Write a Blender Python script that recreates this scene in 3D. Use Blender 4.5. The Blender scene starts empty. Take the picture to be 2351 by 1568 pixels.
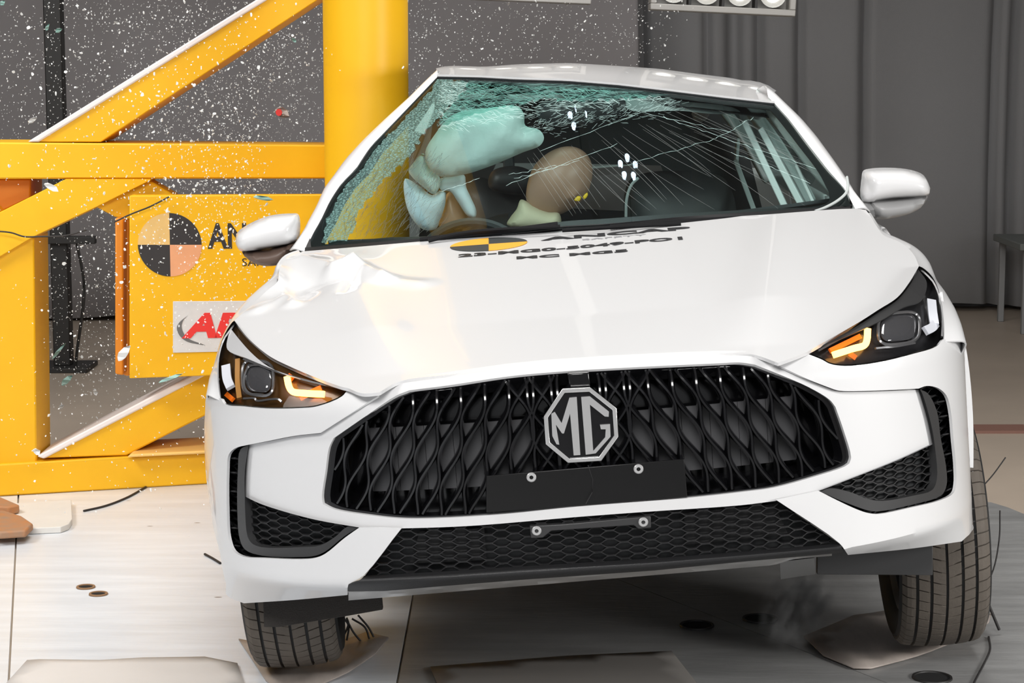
import bpy, bmesh, math, random
import numpy as np
from math import sin, cos, tan, atan, radians, pi, sqrt, exp
from mathutils import Vector, Matrix, geometry, noise

random.seed(7)
SC = bpy.context.scene
COL = SC.collection

# ------------------------------------------------------------------ camera
FPX, CAM_H, PITCH = 4800.0, 1.62, radians(7.76)
cam_d = bpy.data.cameras.new('camera')
cam_d.sensor_width = 36.0
cam_d.lens = 36.0 * FPX / 2351.0
cam_d.clip_end = 200
cam = bpy.data.objects.new('camera', cam_d)
cam.location = (0, 0, CAM_H)
cam.rotation_euler = (pi / 2 - PITCH, 0, 0)
COL.objects.link(cam)
SC.camera = cam

# ------------------------------------------------------------------ world, lights, exposure
SC.view_settings.view_transform = 'Standard'
SC.view_settings.look = 'None'
SC.view_settings.exposure = 0.0
SC.view_settings.gamma = 1.0
SC.view_settings.use_curve_mapping = False
w = bpy.data.worlds.new('hall_air')
SC.world = w
w.use_nodes = True
w.node_tree.nodes['Background'].inputs[0].default_value = (0.55, 0.56, 0.58, 1)
w.node_tree.nodes['Background'].inputs[1].default_value = 0.62


def area(name, loc, target, size, power, color=(1, 1, 1), size_y=None, spread=180):
    l = bpy.data.lights.new(name, 'AREA')
    l.energy = power
    l.color = color
    l.shape = 'RECTANGLE'
    l.size = size
    l.size_y = size_y or size
    l.spread = radians(spread)
    o = bpy.data.objects.new(name, l)
    o.location = loc
    o.rotation_euler = (Vector(target) - Vector(loc)).to_track_quat('-Z', 'Y').to_euler()
    COL.objects.link(o)
    return o


area('overhead_light_bank', (0.2, 7.2, 5.6), (0.0, 6.2, 0.5), 3.4, 150, (1, 0.985, 0.96), 2.2, 150)
area('front_light_bank', (-0.4, 0.2, 3.9), (0.0, 5.4, 0.8), 3.0, 118, (1, 0.985, 0.97), 1.4, 120)
area('left_light_bank', (-4.2, 4.2, 4.2), (-1.7, 7.4, 0.5), 2.0, 62, (1, 0.985, 0.96), 1.4, 100)

area('right_light_bank', (4.4, 2.8, 1.7), (1.1, 5.9, 0.15), 1.6, 42, (1, 0.985, 0.96), 1.0, 90)

# ------------------------------------------------------------------ picture <-> place helpers
CP, SP = cos(PITCH), sin(PITCH)


def ray(px, py):
    u = (px - 1175.5) / FPX
    v = (784 - py) / FPX
    return Vector((u, CP + v * SP, -SP + v * CP))


def at(px, py, Y):
    d = ray(px, py)
    return Vector((0, 0, CAM_H)) + d * (Y / d.y)


def at_z(px, py, z=0.0):
    d = ray(px, py)
    return Vector((0, 0, CAM_H)) + d * ((z - CAM_H) / d.z)


CAR_D, ROLL = 4.66, radians(4.5)
_b = at(1335, 975, CAR_D)
CM = Matrix.Translation((_b.x + _b.z * sin(ROLL), CAR_D, 0)) @ Matrix.Rotation(-ROLL, 4, 'Y')
CI = CM.inverted()
CO = CI @ Vector((0, 0, CAM_H))
CR = CI.to_3x3()


def car_at(px, py, y):
    return CI @ at(px, py, CAR_D + y)


def hit(px, py, fn, y0=-0.35, y1=3.2):
    """point (car frame) where the line of sight meets the surface fn = 0"""
    d = CR @ ray(px, py)
    d = d / d.y
    o = CO

    def p(y):
        return o + d * (y - o.y)
    n = 90
    a = y0
    fa = fn(p(a))
    for i in range(1, n + 1):
        b = y0 + (y1 - y0) * i / n
        fb = fn(p(b))
        if fa <= 0 < fb:
            for _ in range(26):
                m = 0.5 * (a + b)
                if fn(p(m)) <= 0:
                    a = m
                else:
                    b = m
            return p(0.5 * (a + b))
        a, fa = b, fb
    return p(0.6)


# body surfaces in the car frame -----------------------------------------
def plan(x):
    t = min(abs(x - 0.02) / 0.985, 0.992)
    return 0.9 * (1 - (1 - t ** 3) ** (1 / 3.0))


def f_front(x, z):
    y = plan(x)
    if z > 0.85:
        y += 10 * (z - 0.85) ** 2 if z < 1.1 else 0.625 + 5 * (z - 1.1)
    t = 0.452 - z
    if t > 0:                                            # tucked-under chin, rounded at its start
        g_ = (plan(x + 0.004) - plan(x - 0.004)) / 0.008 if abs(x - 0.02) < 0.955 else 6.0
        y += (70 * t * t if t < 0.014 else 0.01372 + 1.96 * (t - 0.014)) / (1 + 0.6 * g_ * g_)
    return y


CREASES = [(-0.713, 1.10, -0.612, 0.91, 0.016, 0.05), (-0.612, 0.91, -0.561, 0.945, 0.016, 0.045), (-0.561, 0.945, -0.476, 0.825, 0.020, 0.055),
           (-0.476, 0.825, -0.38, 0.77, 0.008, 0.06), (-0.55, 0.90, -0.57, 0.75, -0.016, 0.035), (-0.774, 1.0, -0.764, 0.928, 0.014, 0.04),
           (-0.764, 0.928, -0.708, 0.719, 0.016, 0.045), (-0.68, 0.90, -0.60, 0.86, -0.008, 0.04), (-0.74, 0.80, -0.80, 0.70, 0.010, 0.04)]


def g_hood(x, y):
    yy = max(y, 0.0)
    z = 0.918 + 0.235 * (yy - 0.05) - 0.03 * (yy - 0.05) ** 2 - 0.035 * x * x
    k = min(max((yy - 0.12) / 0.3, 0), 1)
    for s in (-1, 1):                                    # the two raised creases that run to the grille
        xr = s * (0.40 + 0.20 * yy)
        z += 0.014 * k * exp(-((x - xr) / 0.085) ** 2)
    z -= 0.008 * k * exp(-(x / 0.30) ** 2)
    if x < 0:                                            # buckled corner by the struck side
        for ax, ay, bx_, by_, am, wd in CREASES:
            dx, dy = bx_ - ax, by_ - ay
            t = min(max(((x - ax) * dx + (y - ay) * dy) / (dx * dx + dy * dy), 0), 1)
            dd = sqrt((x - ax - t * dx) ** 2 + (y - ay - t * dy) ** 2)
            if dd < wd:
                z += am * (1 - dd / wd) ** 1.5
        r = ((x + 0.60) / 0.10) ** 2 + ((y - 0.98) / 0.13) ** 2
        z += 0.012 * exp(-r)
        r = ((x + 0.72) / 0.09) ** 2 + ((y - 0.86) / 0.10) ** 2
        z -= 0.025 * exp(-r)
        r = ((x + 0.78) / 0.05) ** 2 + ((y - 1.05) / 0.16) ** 2
        z += 0.02 * exp(-r)
    return z


def y_base(x):
    return 1.17 + 0.30 * x * x


def s_front(p):
    return p.y - f_front(p.x, p.z)


def s_hood(p):
    return g_hood(p.x, p.y) - p.z


def f_glass(x, z):
    yb = y_base(x)
    zb = 0.918 + 0.235 * (yb - 0.05) - 0.03 * (yb - 0.05) ** 2 - 0.035 * x * x
    return yb + (z - zb) * 2.2


def s_glass(p):
    return p.y - f_glass(p.x, p.z)


def f_off(x, z, off):
    """front surface pushed in by off along its own normal"""
    if not off:
        return f_front(x, z)
    g_ = (plan(x + 0.004) - plan(x - 0.004)) / 0.008
    return f_front(x, z) + off * min(sqrt(1 + g_ * g_), 3.2)


def F3(px, py, off=0.0):
    return hit(px, py, lambda p: p.y - f_off(p.x, p.z, off))


def H3(px, py):
    return hit(px, py, s_hood, -0.1, 2.6)


def W3(px, py, off=0.0):
    q = hit(px, py, s_glass, 0.6, 3.2)
    q.y += off
    return q


# ------------------------------------------------------------------ materials
def mat(name, col, rough=0.5, metal=0.0, spec=0.5, coat=0.0, noise_amt=0.0, noise_scale=8.0, bump=0.0, bump_scale=60.0,
        col2=None, stretch=None, rough2=None, coat_rough=0.03):
    m = bpy.data.materials.new(name)
    m.use_nodes = True
    nt = m.node_tree
    b = nt.nodes['Principled BSDF']
    b.inputs['Base Color'].default_value = (*col, 1)
    b.inputs['Roughness'].default_value = rough
    b.inputs['Metallic'].default_value = metal
    b.inputs['Specular IOR Level'].default_value = spec
    b.inputs['Coat Weight'].default_value = coat
    b.inputs['Coat Roughness'].default_value = coat_rough
    if noise_amt or bump:
        tc = nt.nodes.new('ShaderNodeTexCoord')
        mp = nt.nodes.new('ShaderNodeMapping')
        nt.links.new(tc.outputs['Object'], mp.inputs[0])
        if stretch:
            mp.inputs['Scale'].default_value = stretch
    if noise_amt:
        n = nt.nodes.new('ShaderNodeTexNoise')
        n.inputs['Scale'].default_value = noise_scale
        n.inputs['Detail'].default_value = 8
        n.inputs['Roughness'].default_value = 0.62
        nt.links.new(mp.outputs[0], n.inputs['Vector'])
        r = nt.nodes.new('ShaderNodeValToRGB')
        r.color_ramp.elements[0].position = 0.5 - 0.28
        r.color_ramp.elements[1].position = 0.5 + 0.28
        c2 = col2 or tuple(c * (1 - noise_amt) for c in col)
        r.color_ramp.elements[0].color = (*c2, 1)
        r.color_ramp.elements[1].color = (*col, 1)
        nt.links.new(n.outputs['Fac'], r.inputs[0])
        nt.links.new(r.outputs[0], b.inputs['Base Color'])
        if rough2 is not None:
            mr = nt.nodes.new('ShaderNodeMapRange')
            mr.inputs['To Min'].default_value = rough2
            mr.inputs['To Max'].default_value = rough
            nt.links.new(n.outputs['Fac'], mr.inputs[0])
            nt.links.new(mr.outputs[0], b.inputs['Roughness'])
    if bump:
        n2 = nt.nodes.new('ShaderNodeTexNoise')
        n2.inputs['Scale'].default_value = bump_scale
        n2.inputs['Detail'].default_value = 5
        nt.links.new(mp.outputs[0], n2.inputs['Vector'])
        bp = nt.nodes.new('ShaderNodeBump')
        bp.inputs['Strength'].default_value = bump
        bp.inputs['Distance'].default_value = 0.01
        nt.links.new(n2.outputs['Fac'], bp.inputs['Height'])
        nt.links.new(bp.outputs[0], b.inputs['Normal'])
    return m


def emit_mat(name, col, strength):
    m = mat(name, col, 0.4)
    b = m.node_tree.nodes['Principled BSDF']
    b.inputs['Emission Color'].default_value = (*col, 1)
    b.inputs['Emission Strength'].default_value = strength
    return m


def glass_mat(name, tint, gloss=0.06, edge=0.5, rough=0.01, haze=0.0, haze_col=(0.6, 0.8, 0.78), pw=2.2):
    """thin sheet: tinted see-through plus mirror-like reflection that grows at grazing angles"""
    m = bpy.data.materials.new(name)
    m.use_nodes = True
    nt = m.node_tree
    nt.nodes.remove(nt.nodes['Principled BSDF'])
    out = nt.nodes['Material Output']
    tr = nt.nodes.new('ShaderNodeBsdfTransparent')
    tr.inputs[0].default_value = (*tint, 1)
    gl = nt.nodes.new('ShaderNodeBsdfGlossy')
    gl.inputs['Roughness'].default_value = rough
    lw = nt.nodes.new('ShaderNodeLayerWeight')
    lw.inputs[0].default_value = 0.35
    mr = nt.nodes.new('ShaderNodeMapRange')
    mr.inputs['To Min'].default_value = gloss
    mr.inputs['To Max'].default_value = edge
    nt.links.new(lw.outputs['Facing'], mr.inputs[0])
    pn = nt.nodes.new('ShaderNodeMath')
    pn.operation = 'POWER'
    pn.inputs[1].default_value = pw
    nt.links.new(lw.outputs['Facing'], pn.inputs[0])
    nt.links.new(pn.outputs[0], mr.inputs[0])
    mx = nt.nodes.new('ShaderNodeMixShader')
    nt.links.new(mr.outputs[0], mx.inputs[0])
    nt.links.new(tr.outputs[0], mx.inputs[1])
    nt.links.new(gl.outputs[0], mx.inputs[2])
    last = mx
    if haze:
        df = nt.nodes.new('ShaderNodeBsdfDiffuse')
        df.inputs[0].default_value = (*haze_col, 1)
        m2 = nt.nodes.new('ShaderNodeMixShader')
        m2.inputs[0].default_value = haze
        nt.links.new(mx.outputs[0], m2.inputs[1])
        nt.links.new(df.outputs[0], m2.inputs[2])
        last = m2
    nt.links.new(last.outputs[0], out.inputs[0])
    return m


def crazed_mat(streak=False):
    """laminated glass crazed into fine cells: milky teal with see-through joints"""
    m = bpy.data.materials.new('crazed_glass')
    m.use_nodes = True
    nt = m.node_tree
    nt.nodes.remove(nt.nodes['Principled BSDF'])
    out = nt.nodes['Material Output']
    tc = nt.nodes.new('ShaderNodeTexCoord')
    vo = nt.nodes.new('ShaderNodeTexVoronoi')
    vo.feature = 'DISTANCE_TO_EDGE'
    vo.inputs['Scale'].default_value = 95
    nt.links.new(tc.outputs['Object'], vo.inputs['Vector'])
    r = nt.nodes.new('ShaderNodeValToRGB')
    r.color_ramp.elements[0].position = 0.05
    r.color_ramp.elements[0].color = (0.30, 0.30, 0.30, 1)
    r.color_ramp.elements[1].position = 0.22
    r.color_ramp.elements[1].color = (1, 1, 1, 1)
    nt.links.new(vo.outputs['Distance'], r.inputs[0])
    no = nt.nodes.new('ShaderNodeTexNoise')
    no.inputs['Scale'].default_value = 9
    no.inputs['Detail'].default_value = 9
    no.inputs['Roughness'].default_value = 0.7
    nt.links.new(tc.outputs['Object'], no.inputs['Vector'])
    r2 = nt.nodes.new('ShaderNodeValToRGB')
    r2.color_ramp.elements[0].position = 0.36
    r2.color_ramp.elements[0].color = (0.78, 0.78, 0.78, 1)
    r2.color_ramp.elements[1].position = 0.60
    r2.color_ramp.elements[1].color = (0.92, 0.92, 0.92, 1)
    nt.links.new(no.outputs['Fac'], r2.inputs[0])
    if streak:
        mp = nt.nodes.new('ShaderNodeMapping')
        mp.inputs['Scale'].default_value = (0.35, 2.2, 2.2)
        nt.links.new(tc.outputs['Object'], mp.inputs[0])
        for nd in (vo, no):
            nt.links.new(mp.outputs[0], nd.inputs['Vector'])
        no.inputs['Scale'].default_value = 22
        vo.inputs['Scale'].default_value = 60
        r2.color_ramp.elements[0].position = 0.44
        r2.color_ramp.elements[0].color = (0.0, 0.0, 0.0, 1)
        r2.color_ramp.elements[1].color = (0.8, 0.8, 0.8, 1)
    mu = nt.nodes.new('ShaderNodeMath')
    mu.operation = 'MULTIPLY'
    nt.links.new(r.outputs[0], mu.inputs[0])
    nt.links.new(r2.outputs[0], mu.inputs[1])
    tr = nt.nodes.new('ShaderNodeBsdfTransparent')
    tr.inputs[0].default_value = (0.62, 0.82, 0.78, 1)
    df = nt.nodes.new('ShaderNodeBsdfDiffuse')
    df.inputs[0].default_value = (0.24, 0.43, 0.405, 1)
    tl = nt.nodes.new('ShaderNodeBsdfTranslucent')
    tl.inputs[0].default_value = (0.30, 0.55, 0.52, 1)
    gl = nt.nodes.new('ShaderNodeBsdfGlossy')
    gl.inputs['Roughness'].default_value = 0.25
    m0 = nt.nodes.new('ShaderNodeMixShader')
    m0.inputs[0].default_value = 0.4
    nt.links.new(df.outputs[0], m0.inputs[1])
    nt.links.new(tl.outputs[0], m0.inputs[2])
    m1 = nt.nodes.new('ShaderNodeMixShader')
    m1.inputs[0].default_value = 0.06
    nt.links.new(m0.outputs[0], m1.inputs[1])
    nt.links.new(gl.outputs[0], m1.inputs[2])
    m2 = nt.nodes.new('ShaderNodeMixShader')
    nt.links.new(mu.outputs[0], m2.inputs[0])
    nt.links.new(tr.outputs[0], m2.inputs[1])
    nt.links.new(m1.outputs[0], m2.inputs[2])
    nt.links.new(m2.outputs[0], out.inputs[0])
    return m


WHITE = mat('white_car_paint', (0.68, 0.68, 0.685), 0.38, 0, 0.5, 0.7)
WHITE_IN = mat('white_underlayer', (0.60, 0.60, 0.60), 0.6)
BLACK_GLOSS = mat('gloss_black_plastic', (0.006, 0.006, 0.007), 0.16, 0, 0.5, 0.3)
BLACK_MATT = mat('black_plastic', (0.010, 0.010, 0.011), 0.5, bump=0.15, bump_scale=400)
BLACK_DEEP = mat('deep_black_rubber', (0.005, 0.005, 0.006), 0.6, 0, 0.2)
PLATE_BLACK = mat('plate_black', (0.004, 0.004, 0.0045), 0.3, 0, 0.35)
GREY_PLASTIC = mat('dark_grey_plastic', (0.034, 0.034, 0.035), 0.42)
SHUTTER = mat('grille_shutter_grey', (0.085, 0.085, 0.09), 0.45)
CHROME = mat('chrome', (0.80, 0.80, 0.80), 0.22, 0.75)
RUBBER = mat('tyre_rubber', (0.11, 0.092, 0.075), 0.75, noise_amt=0.3, noise_scale=14, bump=0.1, bump_scale=120)
RUBBER_DARK = mat('tyre_sidewall_rubber', (0.010, 0.010, 0.010), 0.6)
RUBBER_GROOVE = mat('tyre_groove', (0.008, 0.007, 0.006), 0.9)
ALLOY = mat('alloy_rim', (0.25, 0.25, 0.26), 0.35, 0.9)
YELLOW = mat('yellow_steel_paint', (0.92, 0.52, 0.012), 0.42, 0, 0.4, 0, noise_amt=0.12, noise_scale=2.5, col2=(0.88, 0.45, 0.008))
YELLOW_STAIN = YELLOW
SIGN_BLACK = mat('sign_black', (0.03, 0.027, 0.028), 0.6)
TGT_YELLOW = mat('target_pale_yellow', (0.86, 0.56, 0.20), 0.6, noise_amt=0.15, noise_scale=14)
TGT_PINK = mat('target_peach', (0.86, 0.40, 0.20), 0.6, noise_amt=0.12, noise_scale=14)
STICK_ORANGE = mat('sticker_orange', (0.85, 0.40, 0.03), 0.45)
STICK_BLACK = mat('sticker_black', (0.03, 0.035, 0.035), 0.45)
INK = mat('decal_black', (0.015, 0.015, 0.017), 0.4)
INK_GREY = mat('decal_grey', (0.28, 0.28, 0.29), 0.45)
SIGN_WHITE = mat('sign_white', (0.74, 0.73, 0.72), 0.5, noise_amt=0.15, noise_scale=18)
SIGN_RED = mat('sign_red', (0.80, 0.035, 0.03), 0.5)
STEEL_GREY = mat('steel_grey', (0.30, 0.30, 0.30), 0.5, 0.6)
SCREW = mat('zinc_screw', (0.55, 0.55, 0.55), 0.4, 0.5)
GLASS = glass_mat('windshield_glass', (0.78, 0.90, 0.885), 0.035, 0.30, 0.003)
LENS = glass_mat('headlight_lens', (0.92, 0.92, 0.92), 0.02, 0.40, 0.01, pw=3.5)
SIDE_GLASS = glass_mat('side_glass', (0.55, 0.68, 0.66), 0.05, 0.5, 0.01)
CRAZED = crazed_mat()
CRAZED_STREAK = crazed_mat(True)
CRACK = mat('crack_edge', (0.42, 0.62, 0.59), 0.3)
CRACK_DIM = mat('crack_edge_fine', (0.13, 0.16, 0.15), 0.5)
CRACK_DARK = mat('crack_edge_dark', (0.03, 0.045, 0.035), 0.6)
AMBER = emit_mat('amber_turn_signal', (1.0, 0.46, 0.09), 7.0)
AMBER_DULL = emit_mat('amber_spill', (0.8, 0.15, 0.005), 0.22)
DRL = mat('daytime_lamp', (0.72, 0.74, 0.80), 0.25)
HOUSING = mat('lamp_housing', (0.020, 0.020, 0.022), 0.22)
HOUSING_SILVER = mat('lamp_bezel', (0.30, 0.30, 0.31), 0.25, 0.8)
BROW_L = mat('reflecting_silver_brow', (0.60, 0.60, 0.61), 0.25, 0.0)  # silver brow with its white reflection put into a pale colour
HOUSING_L = mat('rig_reflection_housing', (0.085, 0.042, 0.012), 0.2, 0.3)  # yellow rig's reflection in the left lamp, put into a brown colour
TAN = mat('amber_divider', (0.42, 0.20, 0.05), 0.3)
PROJ = mat('projector_glass', (0.06, 0.06, 0.065), 0.05, 0, 0.8, 1.0)
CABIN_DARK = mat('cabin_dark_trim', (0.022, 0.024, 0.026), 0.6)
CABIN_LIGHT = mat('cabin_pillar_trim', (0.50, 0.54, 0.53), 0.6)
SEAT = mat('seat_leather', (0.022, 0.021, 0.022), 0.5)
BAG = mat('airbag_fabric', (0.58, 0.74, 0.70), 0.8, bump=0.3, bump_scale=25)
BAG_BLUE = mat('airbag_blue_fabric', (0.62, 0.78, 0.84), 0.8, bump=0.3, bump_scale=30)
SKIN = mat('dummy_vinyl_skin', (0.44, 0.265, 0.185), 0.42, noise_amt=0.15, noise_scale=6)
SLEEVE = mat('dummy_neck_shield', (0.66, 0.60, 0.42), 0.75, bump=0.3, bump_scale=20)
SHIRT = mat('dummy_dark_suit', (0.03, 0.03, 0.032), 0.8)
MARK_YELLOW = mat('mark_yellow', (0.85, 0.55, 0.02), 0.5)


# ------------------------------------------------------------------ object helpers
def link(name, me, m, parent=None, smooth=True, angle=38):
    if m is not None and not me.materials:
        me.materials.append(m)
    o = bpy.data.objects.new(name, me)
    COL.objects.link(o)
    if parent is not None:
        o.parent = parent
    if smooth and len(me.polygons):
        me.polygons.foreach_set('use_smooth', [True] * len(me.polygons))
        me.set_sharp_from_angle(angle=radians(angle))
    return o


def obj(name, verts, faces, m, parent=None, smooth=True, angle=38, recalc=False):
    me = bpy.data.meshes.new(name)
    me.from_pydata([tuple(v) for v in verts], [], faces)
    if recalc:
        bm = bmesh.new()
        bm.from_mesh(me)
        bmesh.ops.recalc_face_normals(bm, faces=bm.faces)
        bm.to_mesh(me)
        bm.free()
    me.update()
    return link(name, me, m, parent, smooth, angle)


def sharp_rim(o_):
    """open borders keep a hard edge when the sheet is given its thickness"""
    bm_ = bmesh.new()
    bm_.from_mesh(o_.data)
    for e_ in bm_.edges:
        if len(e_.link_faces) == 1:
            e_.smooth = False
    bm_.to_mesh(o_.data)
    bm_.free()


def thing(name, label, cat, loc=(0, 0, 0), group=None, mtx=None):
    o = bpy.data.objects.new(name, None)
    o.empty_display_size = 0.1
    COL.objects.link(o)
    if mtx is not None:
        o.matrix_world = mtx
    else:
        o.location = loc
    return tag(o, label, cat, group)


def tag(o, label=None, cat=None, group=None, kind=None):
    if label:
        o['label'] = label
    if cat:
        o['category'] = cat
    if group:
        o['group'] = group
    if kind:
        o['kind'] = kind
    return o


def holder(name, parent):
    o = bpy.data.objects.new(name, None)
    o.empty_display_size = 0.05
    COL.objects.link(o)
    o.parent = parent
    return o


def smooth_path(pts, n=6, closed=False):
    """Catmull-Rom through 2D or 3D points"""
    P = [Vector(p) for p in pts]
    if len(P) < 3:
        return P
    out = []
    N = len(P)
    rng = N if closed else N - 1
    for i in range(rng):
        p1, p2 = P[i], P[(i + 1) % N]
        p0 = P[i - 1] if (closed or i > 0) else p1 + (p1 - p2)
        p3 = P[(i + 2) % N] if (closed or i + 2 < N) else p2 + (p2 - p1)
        d1 = max((p1 - p0).length, 1e-6) ** 0.5
        d2 = max((p2 - p1).length, 1e-6) ** 0.5
        d3 = max((p3 - p2).length, 1e-6) ** 0.5
        m1 = (p2 - p1) + d2 * ((p1 - p0) / d1 - (p2 - p0) / (d1 + d2))
        m2 = (p2 - p1) + d2 * ((p3 - p2) / d3 - (p3 - p1) / (d2 + d3))
        for k in range(n):
            t = k / n
            t2, t3 = t * t, t * t * t
            out.append(p1 * (2 * t3 - 3 * t2 + 1) + m1 * (t3 - 2 * t2 + t) + p2 * (-2 * t3 + 3 * t2) + m2 * (t3 - t2))
    if not closed:
        out.append(P[-1])
    return out


def outline(*segs, n=5):
    """closed outline from smooth segments that meet in corners"""
    out = []
    for s in segs:
        q = smooth_path(s, n) if len(s) > 2 else [Vector(a) for a in s]
        if out and (out[-1] - q[0]).length < 0.01:
            q = q[1:]
        out += q
    if (out[0] - out[-1]).length < 0.01:
        out.pop()
    return out


def resample(pts, n):
    P = [Vector(p) for p in pts]
    L = [0.0]
    for a, b in zip(P, P[1:]):
        L.append(L[-1] + (b - a).length)
    out = []
    j = 0
    for i in range(n):
        t = L[-1] * i / (n - 1)
        while j < len(P) - 2 and L[j + 1] < t:
            j += 1
        k = (t - L[j]) / max(L[j + 1] - L[j], 1e-9)
        out.append(P[j].lerp(P[j + 1], min(max(k, 0), 1)))
    return out


def dense(loop, step):
    out = []
    N = len(loop)
    for i in range(N):
        a, b = Vector(loop[i]), Vector(loop[(i + 1) % N])
        k = max(1, int((b - a).length / step + 0.5))
        for j in range(k):
            out.append(a.lerp(b, j / k))
    return out


def inside_mask(P, loop):
    x, y = P[:, 0], P[:, 1]
    L = np.array([(p[0], p[1]) for p in loop])
    res = np.zeros(len(P), bool)
    x1, y1 = L[:, 0], L[:, 1]
    x2, y2 = np.roll(x1, -1), np.roll(y1, -1)
    for a, b, c, d in zip(x1, y1, x2, y2):
        if b == d:
            continue
        c1 = (b > y) != (d > y)
        res ^= c1 & (x < (c - a) * (y - b) / (d - b) + a)
    return res


def edge_dist(P, loops):
    best = np.full(len(P), 1e9)
    for loop in loops:
        L = np.array([(p[0], p[1]) for p in loop])
        M = np.roll(L, -1, axis=0)
        for a, b in zip(L, M):
            ab = b - a
            q = float(ab @ ab)
            if q < 1e-14:
                t = np.zeros(len(P))
            else:
                t = np.clip(((P - a) @ ab) / q, 0, 1)
            dd = P - (a + t[:, None] * ab)
            best = np.minimum(best, np.hypot(dd[:, 0], dd[:, 1]))
    return best


def fill2d(loops, step):
    vs, es = [], []
    for lp in loops:
        b = len(vs)
        n = len(lp)
        vs += [Vector((p[0], p[1])) for p in lp]
        es += [(b + i, b + (i + 1) % n) for i in range(n)]
    A = np.array([(p[0], p[1]) for p in loops[0]])
    lo, hi = A.min(0), A.max(0)
    gx = np.arange(lo[0] + step * 0.5, hi[0], step)
    gy = np.arange(lo[1] + step * 0.5, hi[1], step)
    if len(gx) and len(gy):
        X, Y = np.meshgrid(gx, gy)
        X[1::2] += step * 0.5
        P = np.stack([X.ravel(), Y.ravel()], 1)
        m = inside_mask(P, loops[0])
        for h in loops[1:]:
            m &= ~inside_mask(P, h)
        P = P[m]
        if len(P):
            P = P[edge_dist(P, loops) > step * 0.45]
        vs += [Vector((float(a), float(b))) for a, b in P]
    r = geometry.delaunay_2d_cdt(vs, es, [], 1, 1e-7)
    ov, of = r[0], r[2]
    if len(loops) > 1 and of:
        cen = np.array([[sum(ov[i].x for i in f) / len(f), sum(ov[i].y for i in f) / len(f)] for f in of])
        ok = inside_mask(cen, loops[0])
        for h in loops[1:]:
            ok &= ~inside_mask(cen, h)
        of = [f for f, k_ in zip(of, ok) if k_]
    used = sorted({i for f in of for i in f})
    mp = {u: i for i, u in enumerate(used)}
    return [ov[u] for u in used], [tuple(mp[i] for i in f) for f in of]


def clean(loop):
    out = []
    for p in loop:
        if not out or (p - out[-1]).length > 4e-4:
            out.append(p)
    if (out[0] - out[-1]).length < 4e-4:
        out.pop()
    return out


def panel(name, loops3, axis, fn, m, parent, step=0.03, thick=0.006, angle=35):
    """sheet of the given outline(s) lying on a surface; axis 'xz': y = fn(x,z); 'xy': z = fn(x,y)"""
    k = (0, 2) if axis == 'xz' else (0, 1)
    L2 = [clean([Vector((p[k[0]], p[k[1]])) for p in lp]) for lp in loops3]
    vs, fs = fill2d(L2, step)
    if axis == 'xz':
        V3 = [Vector((v.x, fn(v.x, v.y), v.y)) for v in vs]
        want = Vector((0, -1, 0.2))
    else:
        V3 = [Vector((v.x, v.y, fn(v.x, v.y))) for v in vs]
        want = Vector((0, -0.2, 1))
    out = []
    for f in fs:
        a, b, c = (V3[i] for i in f[:3])
        nrm = (b - a).cross(c - a)
        out.append(f if nrm.dot(want) >= 0 else tuple(reversed(f)))
    o = obj(name, V3, out, m, parent, True, angle)
    if thick:
        sharp_rim(o)
        md = o.modifiers.new('thickness', 'SOLIDIFY')
        md.thickness = thick
        md.offset = -1
        md.use_even_offset = False
    return o


def front_panel(name, px_loops, m, parent, off=0.0, step=0.03, thick=0.006):
    """px loops lifted on the front surface, pushed back by off"""
    fn = lambda x, z: f_off(x, z, off)
    s = lambda p: p.y - fn(p.x, p.z)
    return panel(name, [[hit(q[0], q[1], s) for q in lp] for lp in px_loops], 'xz', fn, m, parent, step, thick)


def loft(name, curves, m, parent, nu=24, nv=4, thick=0.004, angle=40, flip=False):
    C = [resample(c, nu) for c in curves]
    rows = []
    for i in range(nu):
        rows.append(smooth_path([c[i] for c in C], nv) if len(C) > 2 else resample([C[0][i], C[1][i]], nv + 1))
    nvv = len(rows[0])
    V3 = [p for r in rows for p in r]
    fs = []
    for i in range(nu - 1):
        for j in range(nvv - 1):
            f = (i * nvv + j, i * nvv + j + 1, (i + 1) * nvv + j + 1, (i + 1) * nvv + j)
            fs.append(tuple(reversed(f)) if flip else f)
    o = obj(name, V3, fs, m, parent, True, angle)
    if thick:
        sharp_rim(o)
        md = o.modifiers.new('thickness', 'SOLIDIFY')
        md.thickness = thick
        md.offset = -1
    return o


def sweep_geo(path, prof, up=Vector((0, 0, 1)), closed_path=False, scale=None):
    """sweep a 2D profile (side, up) along a path -> verts, faces"""
    P = [Vector(p) for p in path]
    n, k = len(P), len(prof)
    V3, fs = [], []
    for i, p in enumerate(P):
        if closed_path:
            t = P[(i + 1) % n] - P[i - 1]
        else:
            t = P[min(i + 1, n - 1)] - P[max(i - 1, 0)]
        t.normalize()
        side = t.cross(up)
        if side.length < 1e-5:
            side = t.cross(Vector((1, 0, 0.01)))
        side.normalize()
        u2 = side.cross(t).normalized()
        s = scale[i] if scale else 1.0
        for a, b in prof:
            V3.append(p + side * a * s + u2 * b * s)
    for i in range(n if closed_path else n - 1):
        j = (i + 1) % n
        for q in range(k):
            r = (q + 1) % k
            fs.append((i * k + q, i * k + r, j * k + r, j * k + q))
    if not closed_path:
        fs.append(tuple(range(k - 1, -1, -1)))
        fs.append(tuple((n - 1) * k + q for q in range(k)))
    return V3, fs


def ring(r, k=8, ry=None):
    return [(r * cos(2 * pi * i / k), (ry or r) * sin(2 * pi * i / k)) for i in range(k)]


def tube(name, path, r, m, parent=None, k=8, ry=None, up=Vector((0, 0, 1)), closed=False, scale=None):
    v, f = sweep_geo(path, ring(r, k, ry), up, closed, scale)
    return obj(name, v, f, m, parent, recalc=True)


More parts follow.
